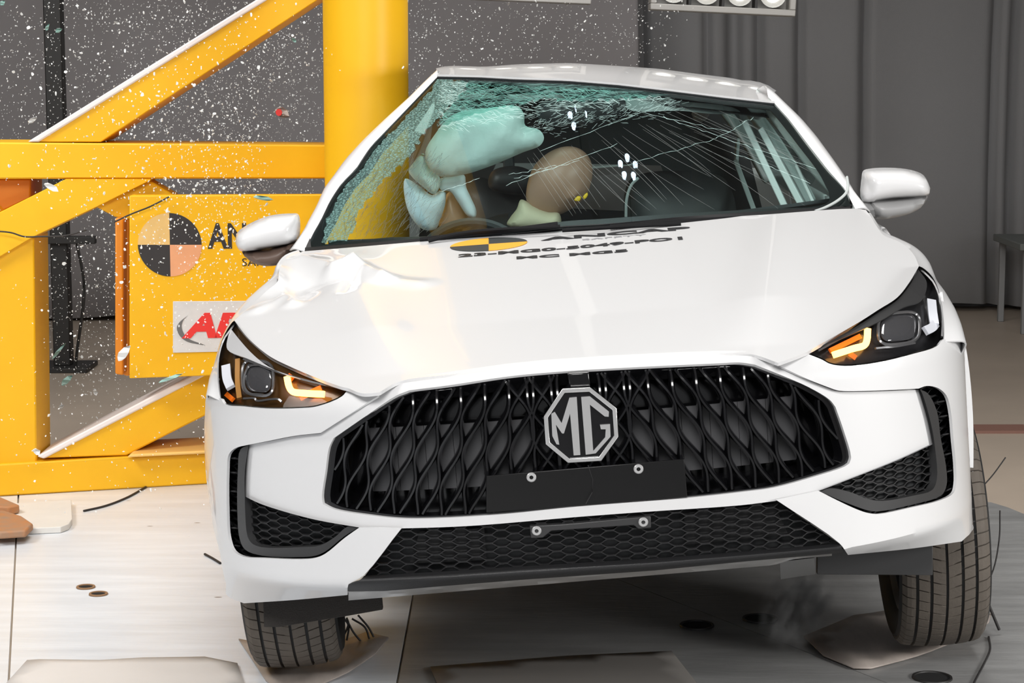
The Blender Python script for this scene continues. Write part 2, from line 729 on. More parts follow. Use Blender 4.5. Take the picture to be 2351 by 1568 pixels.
def box_geo(lo, hi):
    x0, y0, z0 = lo
    x1, y1, z1 = hi
    v = [(x0, y0, z0), (x1, y0, z0), (x1, y1, z0), (x0, y1, z0), (x0, y0, z1), (x1, y0, z1), (x1, y1, z1), (x0, y1, z1)]
    f = [(0, 3, 2, 1), (4, 5, 6, 7), (0, 1, 5, 4), (1, 2, 6, 5), (2, 3, 7, 6), (3, 0, 4, 7)]
    return v, f


def bevel(o, w=0.004, seg=2):
    md = o.modifiers.new('edge', 'BEVEL')
    md.width = w
    md.segments = seg
    md.limit_method = 'ANGLE'
    md.angle_limit = radians(35)
    md.harden_normals = False
    return o


def prism(name, pts, depth, m, parent=None, bev=0.0):
    """closed 3D outline (nearly planar) extruded along depth"""
    P = [Vector(p) for p in pts]
    d = Vector(depth)
    n = len(P)
    V3 = P + [p + d for p in P]
    nr = Vector((0, 0, 0))
    for i in range(n):
        nr += P[i].cross(P[(i + 1) % n])
    V2, fs2 = None, []
    ax = max(range(3), key=lambda i: abs(nr[i]))
    kk = [i for i in range(3) if i != ax]
    tri = geometry.tessellate_polygon([[Vector((p[kk[0]], p[kk[1]], 0)) for p in P]])
    fs = []
    for t in tri:
        fs.append(tuple(t))
        fs.append(tuple(n + i for i in reversed(t)))
    for i in range(n):
        j = (i + 1) % n
        fs.append((i, j, n + j, n + i))
    if len(tri) and n <= 12 and not bev == 0:
        fs = [tuple(range(n)), tuple(n + i for i in reversed(range(n)))] + fs[2 * len(tri):]
    o = obj(name, V3, fs, m, parent, True, 30, recalc=True)
    if bev:
        bevel(o, bev)
    return o


def pillow(name, pts, thick, m, parent=None, step=None, width=None, back=1.0, wrinkle=0.0):
    """closed soft shape: outline in 3D (about one depth), swollen towards and away from y"""
    P = [Vector(p) for p in pts]
    L2 = clean([Vector((p.x, p.z)) for p in P])
    A = np.array([(p.x, p.y) for p in L2])
    ext = (A.max(0) - A.min(0))
    step = step or max(ext) / 16
    vs, fs = fill2d([L2], step)
    Q = np.array([(v.x, v.y) for v in vs])
    D = edge_dist(Q, [L2])
    width = width or max(D) * 0.95
    # depth of the outline by nearest weighting
    B = np.array([(p.x, p.z, p.y) for p in P])
    V3f, V3b, front_i, back_i = [], [], [], []
    verts = []
    for q, d in zip(Q, D):
        wgt = 1.0 / ((B[:, 0] - q[0]) ** 2 + (B[:, 1] - q[1]) ** 2 + 1e-5)
        y0 = float((wgt * B[:, 2]).sum() / wgt.sum())
        t = min(d / width, 1)
        h = thick * sqrt(max(0, 1 - (1 - t) ** 2))
        if wrinkle:
            h += wrinkle * t * noise.noise(Vector((q[0] * 14, q[1] * 14, 3.1)))
        if d < 1e-6:
            front_i.append(len(verts))
            back_i.append(len(verts))
            verts.append((q[0], y0, q[1]))
        else:
            front_i.append(len(verts))
            verts.append((q[0], y0 - h, q[1]))
            back_i.append(len(verts))
            verts.append((q[0], y0 + h * back, q[1]))
    faces = []
    for f in fs:
        faces.append(tuple(front_i[i] for i in f))
        b = tuple(back_i[i] for i in reversed(f))
        if set(b) != set(faces[-1]):
            faces.append(b)
    return obj(name, verts, faces, m, parent, True, 60, recalc=True)


def text_geo(s, bold=0.0):
    """letters as flat 2D triangles: list of (x, y), faces; width normalised to 1"""
    cu = bpy.data.curves.new('letters', 'FONT')
    cu.body = s
    cu.offset = bold
    cu.resolution_u = 3
    o = bpy.data.objects.new('letters', cu)
    COL.objects.link(o)
    dg = bpy.context.evaluated_depsgraph_get()
    me = bpy.data.meshes.new_from_object(o.evaluated_get(dg))
    vs = [(v.co.x, v.co.y) for v in me.vertices]
    fs = [tuple(p.vertices) for p in me.polygons]
    bpy.data.objects.remove(o)
    bpy.data.curves.remove(cu)
    bpy.data.meshes.remove(me)
    x0 = min(v[0] for v in vs)
    x1 = max(v[0] for v in vs)
    ys = [v[1] for v in vs]
    y0, y1 = min(ys), max(ys)
    return [((x - x0) / (x1 - x0), (y - y0) / (y1 - y0)) for x, y in vs], fs

# ================================================================== the hall
CONCRETE = mat('beige_floor', (0.52, 0.43, 0.345), 0.5, noise_amt=0.18, noise_scale=1.6, rough2=0.4)
PLATE_LIT = mat('lit_steel_floor_plate', (0.76, 0.79, 0.83), 0.42, 0.0, noise_amt=0.22, noise_scale=5, stretch=(0.4, 3.0, 1), rough2=0.25,  # same steel floor, the bright light on its left put into the colour
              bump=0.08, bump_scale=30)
nt_ = PLATE_LIT.node_tree                                 # dark specks and chips of dirt
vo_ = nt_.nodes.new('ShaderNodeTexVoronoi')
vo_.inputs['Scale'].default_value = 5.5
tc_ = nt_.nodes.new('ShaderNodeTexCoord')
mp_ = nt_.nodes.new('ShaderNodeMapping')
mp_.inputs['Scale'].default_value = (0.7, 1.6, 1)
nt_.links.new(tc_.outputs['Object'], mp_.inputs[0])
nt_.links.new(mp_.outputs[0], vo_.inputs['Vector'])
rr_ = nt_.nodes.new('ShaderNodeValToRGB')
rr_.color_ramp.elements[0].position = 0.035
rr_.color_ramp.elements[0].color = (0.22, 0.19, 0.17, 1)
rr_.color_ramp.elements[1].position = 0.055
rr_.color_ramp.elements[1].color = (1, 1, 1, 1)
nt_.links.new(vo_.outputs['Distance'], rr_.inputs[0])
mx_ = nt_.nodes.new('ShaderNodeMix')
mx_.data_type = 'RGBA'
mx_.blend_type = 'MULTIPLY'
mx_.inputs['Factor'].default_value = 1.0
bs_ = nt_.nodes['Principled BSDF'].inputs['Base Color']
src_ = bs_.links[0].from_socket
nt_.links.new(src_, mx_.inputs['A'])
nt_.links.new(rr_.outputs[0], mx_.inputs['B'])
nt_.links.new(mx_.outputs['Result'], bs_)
PLATE_D = mat('steel_floor_plate', (0.48, 0.48, 0.475), 0.42, 0.35, noise_amt=0.4, noise_scale=6, stretch=(0.5, 2.4, 1), rough2=0.26,
              bump=0.1, bump_scale=30)
WALL = mat('dark_grey_wall', (0.26, 0.25, 0.25), 0.9, noise_amt=0.08, noise_scale=0.6)
DRAPE = mat('grey_drape', (0.29, 0.29, 0.295), 0.95, bump=0.2, bump_scale=300)
CEIL = mat('ceiling_grey', (0.5, 0.5, 0.5), 0.9)
BLACKP = mat('black_painted_steel', (0.02, 0.019, 0.018), 0.5)


def slab(name, pts, z0, z1, m, parent=None, bev=0.0):
    return prism(name, [(p[0], p[1], z1) for p in pts], (0, 0, z0 - z1), m, parent, bev)


floor = slab('floor', [(-8, -4), (9, -4), (9, 14.2), (-8, 14.2)], -0.20, -0.012, CONCRETE)
tag(floor, kind='structure')
sA, sB = at_z(40, 1180), at_z(20, 1560)
YN = 3.0
k = (sA.x - sB.x) / (sA.y - sB.y)
xs0, xs1 = sB.x + k * (YN - sB.y), sB.x + k * (8.0 - sB.y)
g = 0.003
slab('floor_plate', [(-4.5, YN), (xs0 - g, YN), (xs1 - g, 8.0), (-4.5, 8.0)], -0.012, 0, PLATE_LIT, floor)
slab('floor_plate', [(-4.5, -2.5), (-0.30 - g, -2.5), (-0.30 - g, YN - 2 * g), (-4.5, YN - 2 * g)], -0.012, 0, PLATE_LIT, floor)
slab('floor_plate', [(xs0 + g, YN), (-0.30 - g, YN), (-0.30 - g, 8.0), (xs1 + g, 8.0)], -0.012, 0, PLATE_LIT, floor)
S1, S2 = at_z(1640, 1416), at_z(2150, 1612)
sl = (S2.x - S1.x) / (S2.y - S1.y)
lx = lambda y: S1.x + sl * (y - S1.y)
ye = S1.y + (-0.30 - S1.x) / sl
slab('floor_plate', [(-0.30 + g, YN), (lx(YN) - g, YN), (-0.30 + g, ye - g)], -0.012, 0, PLATE_D, floor)
slab('floor_plate', [(-0.30 + g, -2.5), (5.0, -2.5), (4.2, YN - 2 * g), (-0.30 + g, YN - 2 * g)], -0.012, 0, PLATE_D, floor)
far = [at_z(x, y) for x, y in ((2234, 1150), (2275, 1153), (2315, 1165), (2351, 1180), (2450, 1230), (2600, 1330))]
slab('floor_plate', [(lx(YN) + g, YN), (4.2, YN)] + [(p.x, p.y) for p in reversed(far)] + [(1.2, 7.62), (-0.30 + g, 7.62), (-0.30 + g, ye + g)],
     -0.012, 0, PLATE_D, floor)
# reddish seam strip across the beige floor
a, b = at_z(2228, 993, -0.01), at_z(2500, 990, -0.01)
t_ = slab('trim_1', [(a.x - 2.2, a.y - 0.03), (b.x + 3, b.y - 0.03), (b.x + 3, b.y + 0.13), (a.x - 2.2, a.y + 0.13)], -0.014, 0.001,
          mat('reddish_floor_strip', (0.24, 0.12, 0.09), 0.6))
tag(t_, kind='structure')
# bolt holes: dark recessed sockets with a thin rim
HOLE = mat('hole_dark', (0.004, 0.004, 0.004), 0.9)
for (px, py, rx, lab) in ((1600, 1437, 37, 'dark round socket in the steel floor below the car, left of its near twin'),
                          (1745, 1422, 38, 'dark round socket in the steel floor left of the right front tyre'),
                          (2140, 1557, 43, 'dark round socket in the steel floor at the bottom right'),
                          (197, 1349, 19, 'small round socket in the brightly lit floor, the farther of two'),
                          (226, 1365, 19, 'small round socket in the brightly lit floor, the nearer of two')):
    c = at_z(px, py)
    r = (at_z(px + rx, py) - c).length
    t = thing('floor_socket', lab, 'socket', (c.x, c.y, 0.001), 'bolt sockets in the floor')
    n = 28
    v = [(r * cos(2 * pi * i / n), r * sin(2 * pi * i / n), 0.001) for i in range(n)]
    obj('socket_bore', v, [tuple(range(n))], HOLE, t, False)
    prof = [(-0.004, 0), (0.004, 0), (0.003, 0.004), (-0.003, 0.004)]
    vv, ff = sweep_geo([(r * cos(2 * pi * i / n), r * sin(2 * pi * i / n), 0.0) for i in range(n)], prof, Vector((0, 0, 1)), True)
    obj('socket_rim', vv, ff, BLACKP if rx > 30 else mat('rusty_rim', (0.25, 0.14, 0.07), 0.8), t, recalc=True)

WY = 13.7
for nm, lo, hi, m in (('wall_back', (-8, WY, -0.2), (9, WY + 0.15, 7), WALL), ('wall_left', (-8.15, -4, -0.2), (-8, WY + 0.15, 7), WALL),
                      ('wall_right', (9, -4, -0.2), (9.15, WY + 0.15, 7), WALL), ('ceiling', (-8.15, -4, 7), (9.15, WY + 0.15, 7.15), CEIL)):
    v, f = box_geo(lo, hi)
    tag(obj(nm, v, f, m, None, False), kind='structure')


def curtain(name, x0, x1, y, z0, z1, m, label, folds, amp, seed, extra=()):
    rnd = random.Random(seed)
    n = int((x1 - x0) / 0.02)
    ph = [rnd.uniform(0, 6.28) for _ in range(6)]
    prof = []
    for i in range(n + 1):
        x = x0 + (x1 - x0) * i / n
        s = sin(folds * x + ph[0] + 1.3 * sin(0.9 * x + ph[1])) * 0.5 + 0.35 * sin(folds * 2.3 * x + ph[2] + sin(2.1 * x + ph[3]))
        d = amp * s * (0.35 + 0.65 * abs(sin(0.8 * x + ph[4])))
        for ex, ew, ed in extra:
            d += ed * exp(-((x - ex) / ew) ** 2)
        prof.append((x, y + d))
    V3, fs = [], []
    nz = 8
    for j in range(nz + 1):
        z = z0 + (z1 - z0) * j / nz
        q = 1 - 0.45 * j / nz
        for (x, yy) in prof:
            V3.append((x + 0.02 * sin(z * 1.2 + x), y + (yy - y) * q, z + (0.015 * sin(5 * x) if j == 0 else 0)))
    for j in range(nz):
        for i in range(n):
            a_ = j * (n + 1) + i
            fs.append((a_, a_ + 1, a_ + n + 2, a_ + n + 1))
    o = obj(name, V3, fs, m, None, True, 60)
    md = o.modifiers.new('cloth', 'SOLIDIFY')
    md.thickness = 0.006
    return tag(o, label, 'curtain')


cx = lambda px: at(px, 300, 13.35).x
curtain('backdrop_curtain', cx(1447), cx(2700), 13.4, 0.03, 6.4, DRAPE,
        'tall grey folded curtain hanging behind the car on the right', 5.2, 0.05, 3,
        extra=[(cx(px), 0.03, 0.09) for px in (1475, 1625, 1680, 1695, 1745, 1840, 1990, 2290, 2335)])
curtain('backdrop_screen', at(-400, 300, 12.4).x, cx(1452), 12.9, 0.02, 6.4, mat('dark_screen', (0.31, 0.295, 0.30), 0.9),
        'flat dark grey backdrop sheet behind the yellow rig', 1.2, 0.02, 5)

# dark upright post behind the rig, left
p0 = at(131, 300, 10.9)
post = thing('upright_post', 'dark upright steel post behind the yellow rig on the left', 'post', (p0.x, 10.9, 0))
v, f = box_geo((-0.045, -0.045, 0.012), (0.045, 0.045, 4.6))
bevel(obj('post_shaft', v, f, BLACKP, post), 0.006)
v, f = box_geo((-0.15, -0.15, -0.012), (0.15, 0.15, 0.014))
bevel(obj('base_plate', v, f, BLACKP, post), 0.004)
zb = at(180, 548, 10.9).z
v, f = box_geo((-0.06, -0.09, zb - 0.02), (0.20, -0.045, zb + 0.02))
bevel(obj('cross_arm', v, f, BLACKP, post), 0.004)
tube('cable', smooth_path([(0.10, -0.06, zb - 0.02), (0.13, -0.06, zb - 0.25), (0.08, -0.05, zb - 0.6), (0.03, -0.05, zb - 0.95)], 8), 0.008,
     BLACKP, post, 6)

# table at the far right edge
tl = at(2318, 548, 12.6)
tb = thing('side_table', 'plain grey table cut off by the right edge before the curtain', 'table', (tl.x, 12.6, -0.012))
TBL = mat('table_grey', (0.24, 0.24, 0.24), 0.6)
zt = tl.z
v, f = box_geo((-0.02, -0.35, zt - 0.03), (1.3, 0.35, zt + 0.012))
bevel(obj('tabletop', v, f, mat('table_top', (0.16, 0.17, 0.16), 0.5), tb), 0.006)
for lx_, ly_ in ((0.03, -0.3), (1.2, -0.3), (0.03, 0.3), (1.2, 0.3)):
    v, f = box_geo((lx_ - 0.018, ly_ - 0.018, 0), (lx_ + 0.018, ly_ + 0.018, zt - 0.02))
    bevel(obj('leg', v, f, TBL, tb), 0.004)
v, f = box_geo((0.04, -0.31, zt - 0.11), (1.2, -0.29, zt - 0.03))
bevel(obj('apron', v, f, TBL, tb), 0.004)


# overhead flood light fixtures
def flood(name, pxs, Y, nl, lit, label):
    bl, br = at(*pxs[0], Y), at(*pxs[1], Y)
    ux = (br - bl)
    wdt = ux.length
    ux.normalize()
    mtx = Matrix.Translation(bl) @ Matrix(((ux.x, 0, -ux.z, 0), (0, 1, 0, 0), (ux.z, 0, ux.x, 0), (0, 0, 0, 1)))
    t = thing(name, label, 'lamp', group='flood lights over the hall', mtx=mtx)
    hgt = 0.36
    casem = mat('flood_case', (0.40, 0.39, 0.37), 0.5, 0.2)
    fr = [(0, 0, 0), (wdt, 0, 0), (wdt, 0, hgt), (0, 0, hgt)]
    fw = 0.028
    for lo, hi in (((0, -0.02, 0), (wdt, 0.14, fw)), ((0, -0.02, hgt - fw), (wdt, 0.14, hgt)), ((0, -0.02, fw), (fw, 0.14, hgt - fw)),
                   ((wdt - fw, -0.02, fw), (wdt, 0.14, hgt - fw))):
        v_, f_ = box_geo(lo, hi)
        bevel(obj('case_side', v_, f_, casem, t), 0.004)
    v_, f_ = box_geo((fw, 0.12, fw), (wdt - fw, 0.14, hgt - fw))
    obj('back_plate', v_, f_, casem, t, False)
    cw = (wdt - 2 * fw) / nl
    for i in range(1, nl):
        v_, f_ = box_geo((fw + i * cw - 0.006, -0.01, fw), (fw + i * cw + 0.006, 0.12, hgt - fw))
        obj('divider', v_, f_, BLACKP, t, False)
    for i in range(nl):
        c = Vector((fw + (i + 0.5) * cw, 0.0, fw + cw * 0.44))
        R = cw * 0.40
        n = 24
        prof = [(R, -0.005), (R * 0.98, 0.0), (R * 0.85, 0.04), (R * 0.55, 0.075), (R * 0.2, 0.09)]
        vs_, fs_ = [], []
        for r_, d_ in prof:
            vs_ += [(c.x + r_ * cos(2 * pi * q / n), d_ + 0.01, c.z + r_ * sin(2 * pi * q / n)) for q in range(n)]
        for a_ in range(len(prof) - 1):
            for q in range(n):
                fs_.append((a_ * n + q, a_ * n + (q + 1) % n, (a_ + 1) * n + (q + 1) % n, (a_ + 1) * n + q))
        bowl = obj('reflector', vs_, fs_, mat('reflector_white', (0.8, 0.8, 0.78), 0.25, 0.4), t)
        vs_ = [(c.x, -0.005, c.z)] + [(c.x + R * 0.62 * cos(2 * pi * q / n), 0.02, c.z + R * 0.62 * sin(2 * pi * q / n)) for q in range(n)]
        obj('bulb', vs_, [(0, 1 + (q + 1) % n, 1 + q) for q in range(n)], LIT if lit else LIT_DIM, bowl)
    v_, f_ = box_geo((wdt * 0.45, 0.05, hgt), (wdt * 0.55, 0.09, 7.0 - bl.z))
    obj('drop_pole', v_, f_, casem, t)
    return t


LIT = emit_mat('lit_bulb', (1.0, 0.98, 0.95), 1.6)
BLUE_BULB = emit_mat('cool_bulb', (0.62, 0.80, 1.0), 28.0)
LIT_DIM = emit_mat('dim_bulb', (1.0, 0.96, 0.9), 0.7)
flood('flood_light', ((1492, 22), (1825, 38)), 9.4, 4, True, 'four-bulb flood light hanging at the top right over the car')
flood('flood_light', ((1020, -4), (1357, 10)), 9.6, 4, False, 'flood light barely showing at the top edge, above the roof')

# ================================================================== yellow crash rig
rigY = lambda px: 7.62 + 0.000475 * px
R3 = lambda px, py, d=0.0: at(px, py, rigY(px) + d)
rig = thing('pole_rig', 'big yellow welded steel rig with a round pole, struck by the white car', 'rig', (at(400, 1120, 7.8).x, 7.81, 0.0))
RI = Matrix.Translation(-Vector(rig.location))


def rig_part(name, pxs, d=0.0, depth=0.28, m=None, parent=None, bev=0.006):
    o = prism(name, [RI @ R3(x, y, d) for x, y in pxs], (0, depth, 0), m or YELLOW, parent or rig, bev)
    return o


STRIP = mat('white_lit_edge_paint', (0.86, 0.80, 0.78), 0.5)
ORANGE_SHADED = mat('shaded_orange_paint', (0.72, 0.24, 0.012), 0.5)  # shade under the beam and in the flange channel put into deeper orange
rig_part('cross_beam', [(-500, 326), (0, 327), (845, 334), (845, 410), (0, 411), (-500, 412)])
rig_part('diagonal_brace', [(85, 326), (740, -80), (870, -80), (845, -76), (231, 326)], 0.012, 0.26)
b_ = rig_part('edge_strip', [(62, 326), (716, -80), (742, -80), (88, 326)], 0.0, 0.275, STRIP)
rig_part('diagonal_brace', [(151, 411), (346, 411), (346, 414), (222, 475), (78, 543), (0, 589), (-300, 740), (-300, 620), (0, 487)], -0.01, 0.22)
rig_part('upright', [(-70, 411), (-0, 489), (78, 543), (84, 1050), (84, 1068), (-70, 1068)], 0.02, 0.24)
rig_part('base_beam', [(-500, 1071), (0, 1066), (300, 1048), (640, 1030), (640, 1104), (470, 1111.5), (0, 1139.5), (-500, 1167)], 0.0, 0.34)
rig_part('diagonal_brace', [(98, 1052), (443, 872), (640, 768), (640, 868), (475, 952), (290, 1046)], 0.012, 0.26)
rig_part('edge_strip', [(84, 1048), (428, 868), (640, 757), (640, 772), (443, 877), (100, 1054)], 0.0, 0.275, STRIP)  # lower brace's top face, the light on it put into a white strip
rig_part('ledge', [(300, 1043), (640, 1026), (640, 1034), (290, 1051)], -0.05, 0.30, mat('pale_yellow_paint', (0.88, 0.55, 0.16), 0.5))
rig_part('gusset', [(218, 474), (342, 414), (402, 449), (330, 452), (297, 505), (263, 498)], 0.03, 0.1)
rig_part('box_bracket', [(-60, 411), (70, 411), (70, 455), (-60, 515)], 0.10, 0.2, ORANGE_SHADED)
rig_part('flange', [(264, 500), (283, 503), (283, 862), (264, 859)], -0.04, 0.12, ORANGE_SHADED)
rig_part('flange', [(283, 503), (298, 505), (298, 864), (283, 862)], 0.03, 0.05, ORANGE_SHADED)
board = rig_part('sign_board', [(297, 449), (800, 447), (800, 840), (640, 853), (470, 863), (297, 869)], -0.10, 0.06, bev=0.004)
# pole, its foot and the brackets that tie it to the frame
PX, PY, PR = at(841.5, 300, 7.30).x, 7.30, 193 / 2 / FPX * 7.30 * 1.0
n = 48
V3, fs = [], []
zs = [0.012, 0.6, 1.2, 1.8, 2.4, 3.0]
for z in zs:
    V3 += [(PX + PR * cos(2 * pi * i / n), PY + PR * sin(2 * pi * i / n), z) for i in range(n)]
for a_ in range(len(zs) - 1):
    fs += [(a_ * n + i, a_ * n + (i + 1) % n, (a_ + 1) * n + (i + 1) % n, (a_ + 1) * n + i) for i in range(n)]
fs.append(tuple(reversed(range(n))))
fs.append(tuple((len(zs) - 1) * n + i for i in range(n)))
obj('pole', [RI @ Vector(p) for p in V3], fs, YELLOW, rig)
v, f = box_geo((PX - 0.2, PY - 0.17, 0), (PX + 0.2, PY + 0.6, 0.014))
bevel(obj('pole_foot', [RI @ Vector(p) for p in v], f, YELLOW, rig), 0.003)
for z0, z1 in ((0.25, 0.42), (1.12, 1.34), (2.3, 2.5)):
    v, f = box_geo((PX - 0.07, PY + 0.08, z0), (PX + 0.07, 7.98, z1))
    bevel(obj('pole_bracket', [RI @ Vector(p) for p in v], f, YELLOW, rig), 0.004)
v, f = box_geo((PX - 0.06, 7.95, 0.0), (PX + 0.10, 8.25, 2.9))
bevel(obj('upright', [RI @ Vector(p) for p in v], f, YELLOW, rig), 0.005)


def sector_disc(name, centre, ux, uy, r, mats, parent, depth, rings=1, fn=None):
    """disc in four flat quadrants; ux, uy span its plane (or feed fn for a curved carrier)"""
    h = holder(name, parent) if parent else None
    for q in range(4):
        n_ = 12
        pts = [Vector((0, 0))] + [Vector((r * cos(pi / 2 * (q + i / n_)), r * sin(pi / 2 * (q + i / n_)))) for i in range(n_ + 1)]
        P_ = [fn(p) for p in pts] if fn else [centre + ux * p.x + uy * p.y for p in pts]
        m_ = len(P_)
        d = Vector(depth)
        V_ = P_ + [p + d for p in P_]
        F_ = [(0, i, i + 1) for i in range(1, m_ - 1)] + [(m_, m_ + i + 1, m_ + i) for i in range(1, m_ - 1)]
        F_ += [(i, m_ + i, m_ + (i + 1) % m_, (i + 1) % m_) for i in range(m_)]
        o = obj('target_quadrant', V_, F_, mats[q], h, False, recalc=True)
    return h


Bd = -0.10
bx = (R3(500, 560, Bd) - R3(390, 560, Bd)).normalized()
sector_disc('round_target', RI @ R3(390, 562, Bd - 0.003), bx, Vector((0, 0, 1)), 0.1175, [SIGN_BLACK, TGT_YELLOW, SIGN_BLACK, TGT_PINK], rig, (0, 0.003, 0))


def plane_text(name, s, p_start, p_end, p_top, m, parent, d, shear=0.0, bold=0.0, thick=0.0015):
    a_, b_, c_ = R3(*p_start, d), R3(*p_end, d), R3(*p_top, d)
    up_ = Vector((0, 0, c_.z - a_.z))
    vs_, fs_ = text_geo(s, bold)
    P_ = [RI @ (a_ + (b_ - a_) * (u + shear * (v_ - 0.0)) + up_ * v_) for u, v_ in vs_]
    o = obj(name, P_, fs_, m, parent, False)
    md = o.modifiers.new('ink', 'SOLIDIFY')
    md.thickness = thick
    return o


plane_text('sign_lettering', 'ANCAP', (477, 572), (684, 570), (477, 512), SIGN_BLACK, rig, Bd - 0.003, 0, 0.03)
plane_text('sign_lettering', 'SAFETY', (556, 611), (652, 610), (556, 593), SIGN_BLACK, rig, Bd - 0.003, 0, 0.0)
sg = rig_part('logo_sign', [(397, 692), (700, 690), (700, 803), (397, 810)], Bd - 0.006, 0.005, SIGN_WHITE, bev=0.001)
plane_text('logo_letters', 'AP', (417, 777), (545, 775), (417, 719), SIGN_RED, sg, Bd - 0.009, 0.16, 0.05)
rig_part('logo_swoosh', smooth_path([(430, 725), (412, 740), (406, 752), (412, 770), (429, 784), (471, 793)], 5) +
         smooth_path([(471, 792), (432, 777), (420, 762), (417, 748), (421, 735), (430, 725)], 5)[1:-1], Bd - 0.008, 0.002,
         mat('logo_grey', (0.15, 0.15, 0.15), 0.5), sg, 0)

# scraps on the brightly lit floor at the left
brd = [at_z(x, y, 0.0) for x, y in ((60, 1168), (164, 1161), (166, 1205), (158, 1217), (140, 1224), (75, 1227), (-60, 1230), (-60, 1172))]
o = slab('white_board_offcut', [(p.x, p.y) for p in brd], 0.001, 0.022, mat('white_board', (0.74, 0.72, 0.68), 0.6, noise_amt=0.1), None, 0.002)
tag(o, 'white board offcut lying on the brightly lit floor at the left edge', 'board')
RUST = mat('rusty_block', (0.50, 0.19, 0.05), 0.75, noise_amt=0.5, noise_scale=18, col2=(0.30, 0.22, 0.16))
for pts, z, lab in (([(-70, 1225), (-60, 1192), (10, 1187), (50, 1200), (76, 1218), (60, 1234), (0, 1238)], 0.05, 'rusty orange block lying nearest on the white board'),
                    ([(-70, 1178), (-60, 1157), (0, 1158), (46, 1178), (20, 1183)], 0.06, 'rusty orange wedge behind the other, by the rig')):
    P_ = [at_z(x, y, 0.024) for x, y in pts]
    o = slab('steel_offcut', [(p.x, p.y) for p in P_], 0.024, 0.024 + z * 0.5, RUST, None, 0.006)
    tag(o, lab, 'offcut')


def ground_cable(name, pxs, r, m, lab, z=0.0):
    P_ = smooth_path([at_z(x, y, z + r) for x, y in pxs], 8)
    return tag(tube(name, P_, r, m, None, 6), lab, 'cable')


WIRE = mat('black_wire', (0.02, 0.018, 0.018), 0.6)
ground_cable('floor_cable', [(192, 1173), (240, 1162), (290, 1143), (335, 1118)], 0.004, WIRE, 'thin dark cable on the brightly lit floor running under the yellow beam')
ground_cable('floor_cable', [(470, 1272), (490, 1283), (506, 1293)], 0.004, WIRE, 'short black rod on the brightly lit floor beside the car')
# wires loose on the rig
P_ = smooth_path([R3(x, y, -0.06) for x, y in ((-20, 530), (25, 534), (55, 543), (95, 543), (150, 541), (200, 527))], 6)
tag(tube('loose_wire', P_, 0.003, WIRE, None, 5), 'thin wire sagging along the lower left diagonal of the rig', 'wire')
P_ = smooth_path([R3(x, y, -0.13) for x, y in ((262, 510), (300, 492), (345, 474), (388, 452))], 6)
tag(tube('loose_wire', P_, 0.003, WIRE, None, 5), 'thin wire crossing above the round target on the board', 'wire')

# sheets under and around the wheels
def sheet(name, pxs, z, m, lab, curl=None, thick=0.004, step=0.06):
    L_ = [at_z(x, y, z) for x, y in pxs]
    L_ = dense([Vector((p.x, p.y)) for p in L_], step)
    vs_, fs_ = fill2d([L_], step)
    fn = curl or (lambda x, y: 0.0)
    V_ = [Vector((q.x, q.y, z + fn(q.x, q.y))) for q in vs_]
    out = []
    for f_ in fs_:
        a_, b_, c_ = (V_[i] for i in f_[:3])
        out.append(f_ if (b_ - a_).cross(c_ - a_).z > 0 else tuple(reversed(f_)))
    o_ = obj(name, V_, out, m, None, True, 50)
    md = o_.modifiers.new('thickness', 'SOLIDIFY')
    md.thickness = thick
    md.offset = -1
    return tag(o_, lab, 'sheet')


SHEET_D = mat('scuffed_metal_sheet', (0.46, 0.40, 0.36), 0.45, 0.1, noise_amt=0.35, noise_scale=7, stretch=(3, 0.8, 1))
CARD_SHADED = mat('shaded_card', (0.22, 0.205, 0.19), 0.6, noise_amt=0.08, noise_scale=4)  # card under the car, its shade put into a darker colour
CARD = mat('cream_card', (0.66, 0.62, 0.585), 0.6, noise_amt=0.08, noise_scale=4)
tc = at_z(665, 1530)
sheet('wheel_sheet', [(548, 1466), (600, 1476), (770, 1476), (842, 1462), (892, 1490), (862, 1520), (800, 1550), (740, 1570), (660, 1600), (610, 1560)], 0.006, SHEET_D,
      'scuffed curled sheet under the left front tyre', lambda x, y: 0.02 * max(0, (x - tc.x - 0.05) / 0.2) ** 2 * 1.6)
tr = at_z(2060, 1500)
sheet('wheel_sheet', [(1845, 1462), (1960, 1412), (2050, 1400), (2275, 1447), (2268, 1462), (2000, 1533), (1960, 1533), (1890, 1505)], 0.008, SHEET_D,
      'scuffed curled sheet under the right front tyre', lambda x, y: 0.05 * max(0, abs(x - tr.x) / 0.3) ** 2 * (1 if x > tr.x else 0.1))
sheet('card_sheet', [(14, 1568), (62, 1515), (90, 1513), (230, 1515), (330, 1509), (470, 1507), (545, 1522), (560, 1568), (570, 1660), (0, 1660)], 0.008, CARD,
      'large cream card lying at the bottom left in front of the car')
sheet('card_sheet', [(988, 1530), (1300, 1505), (1542, 1494), (1600, 1568), (1640, 1640), (1040, 1660)], 0.008, CARD_SHADED,
      'card darkened by shade lying at the bottom centre')

# ================================================================== the car
car = thing('car', 'white hatch-nosed sedan tilted by its crash into the yellow pole, amber signals lit', 'car', mtx=CM)
N = lambda *p: list(p)

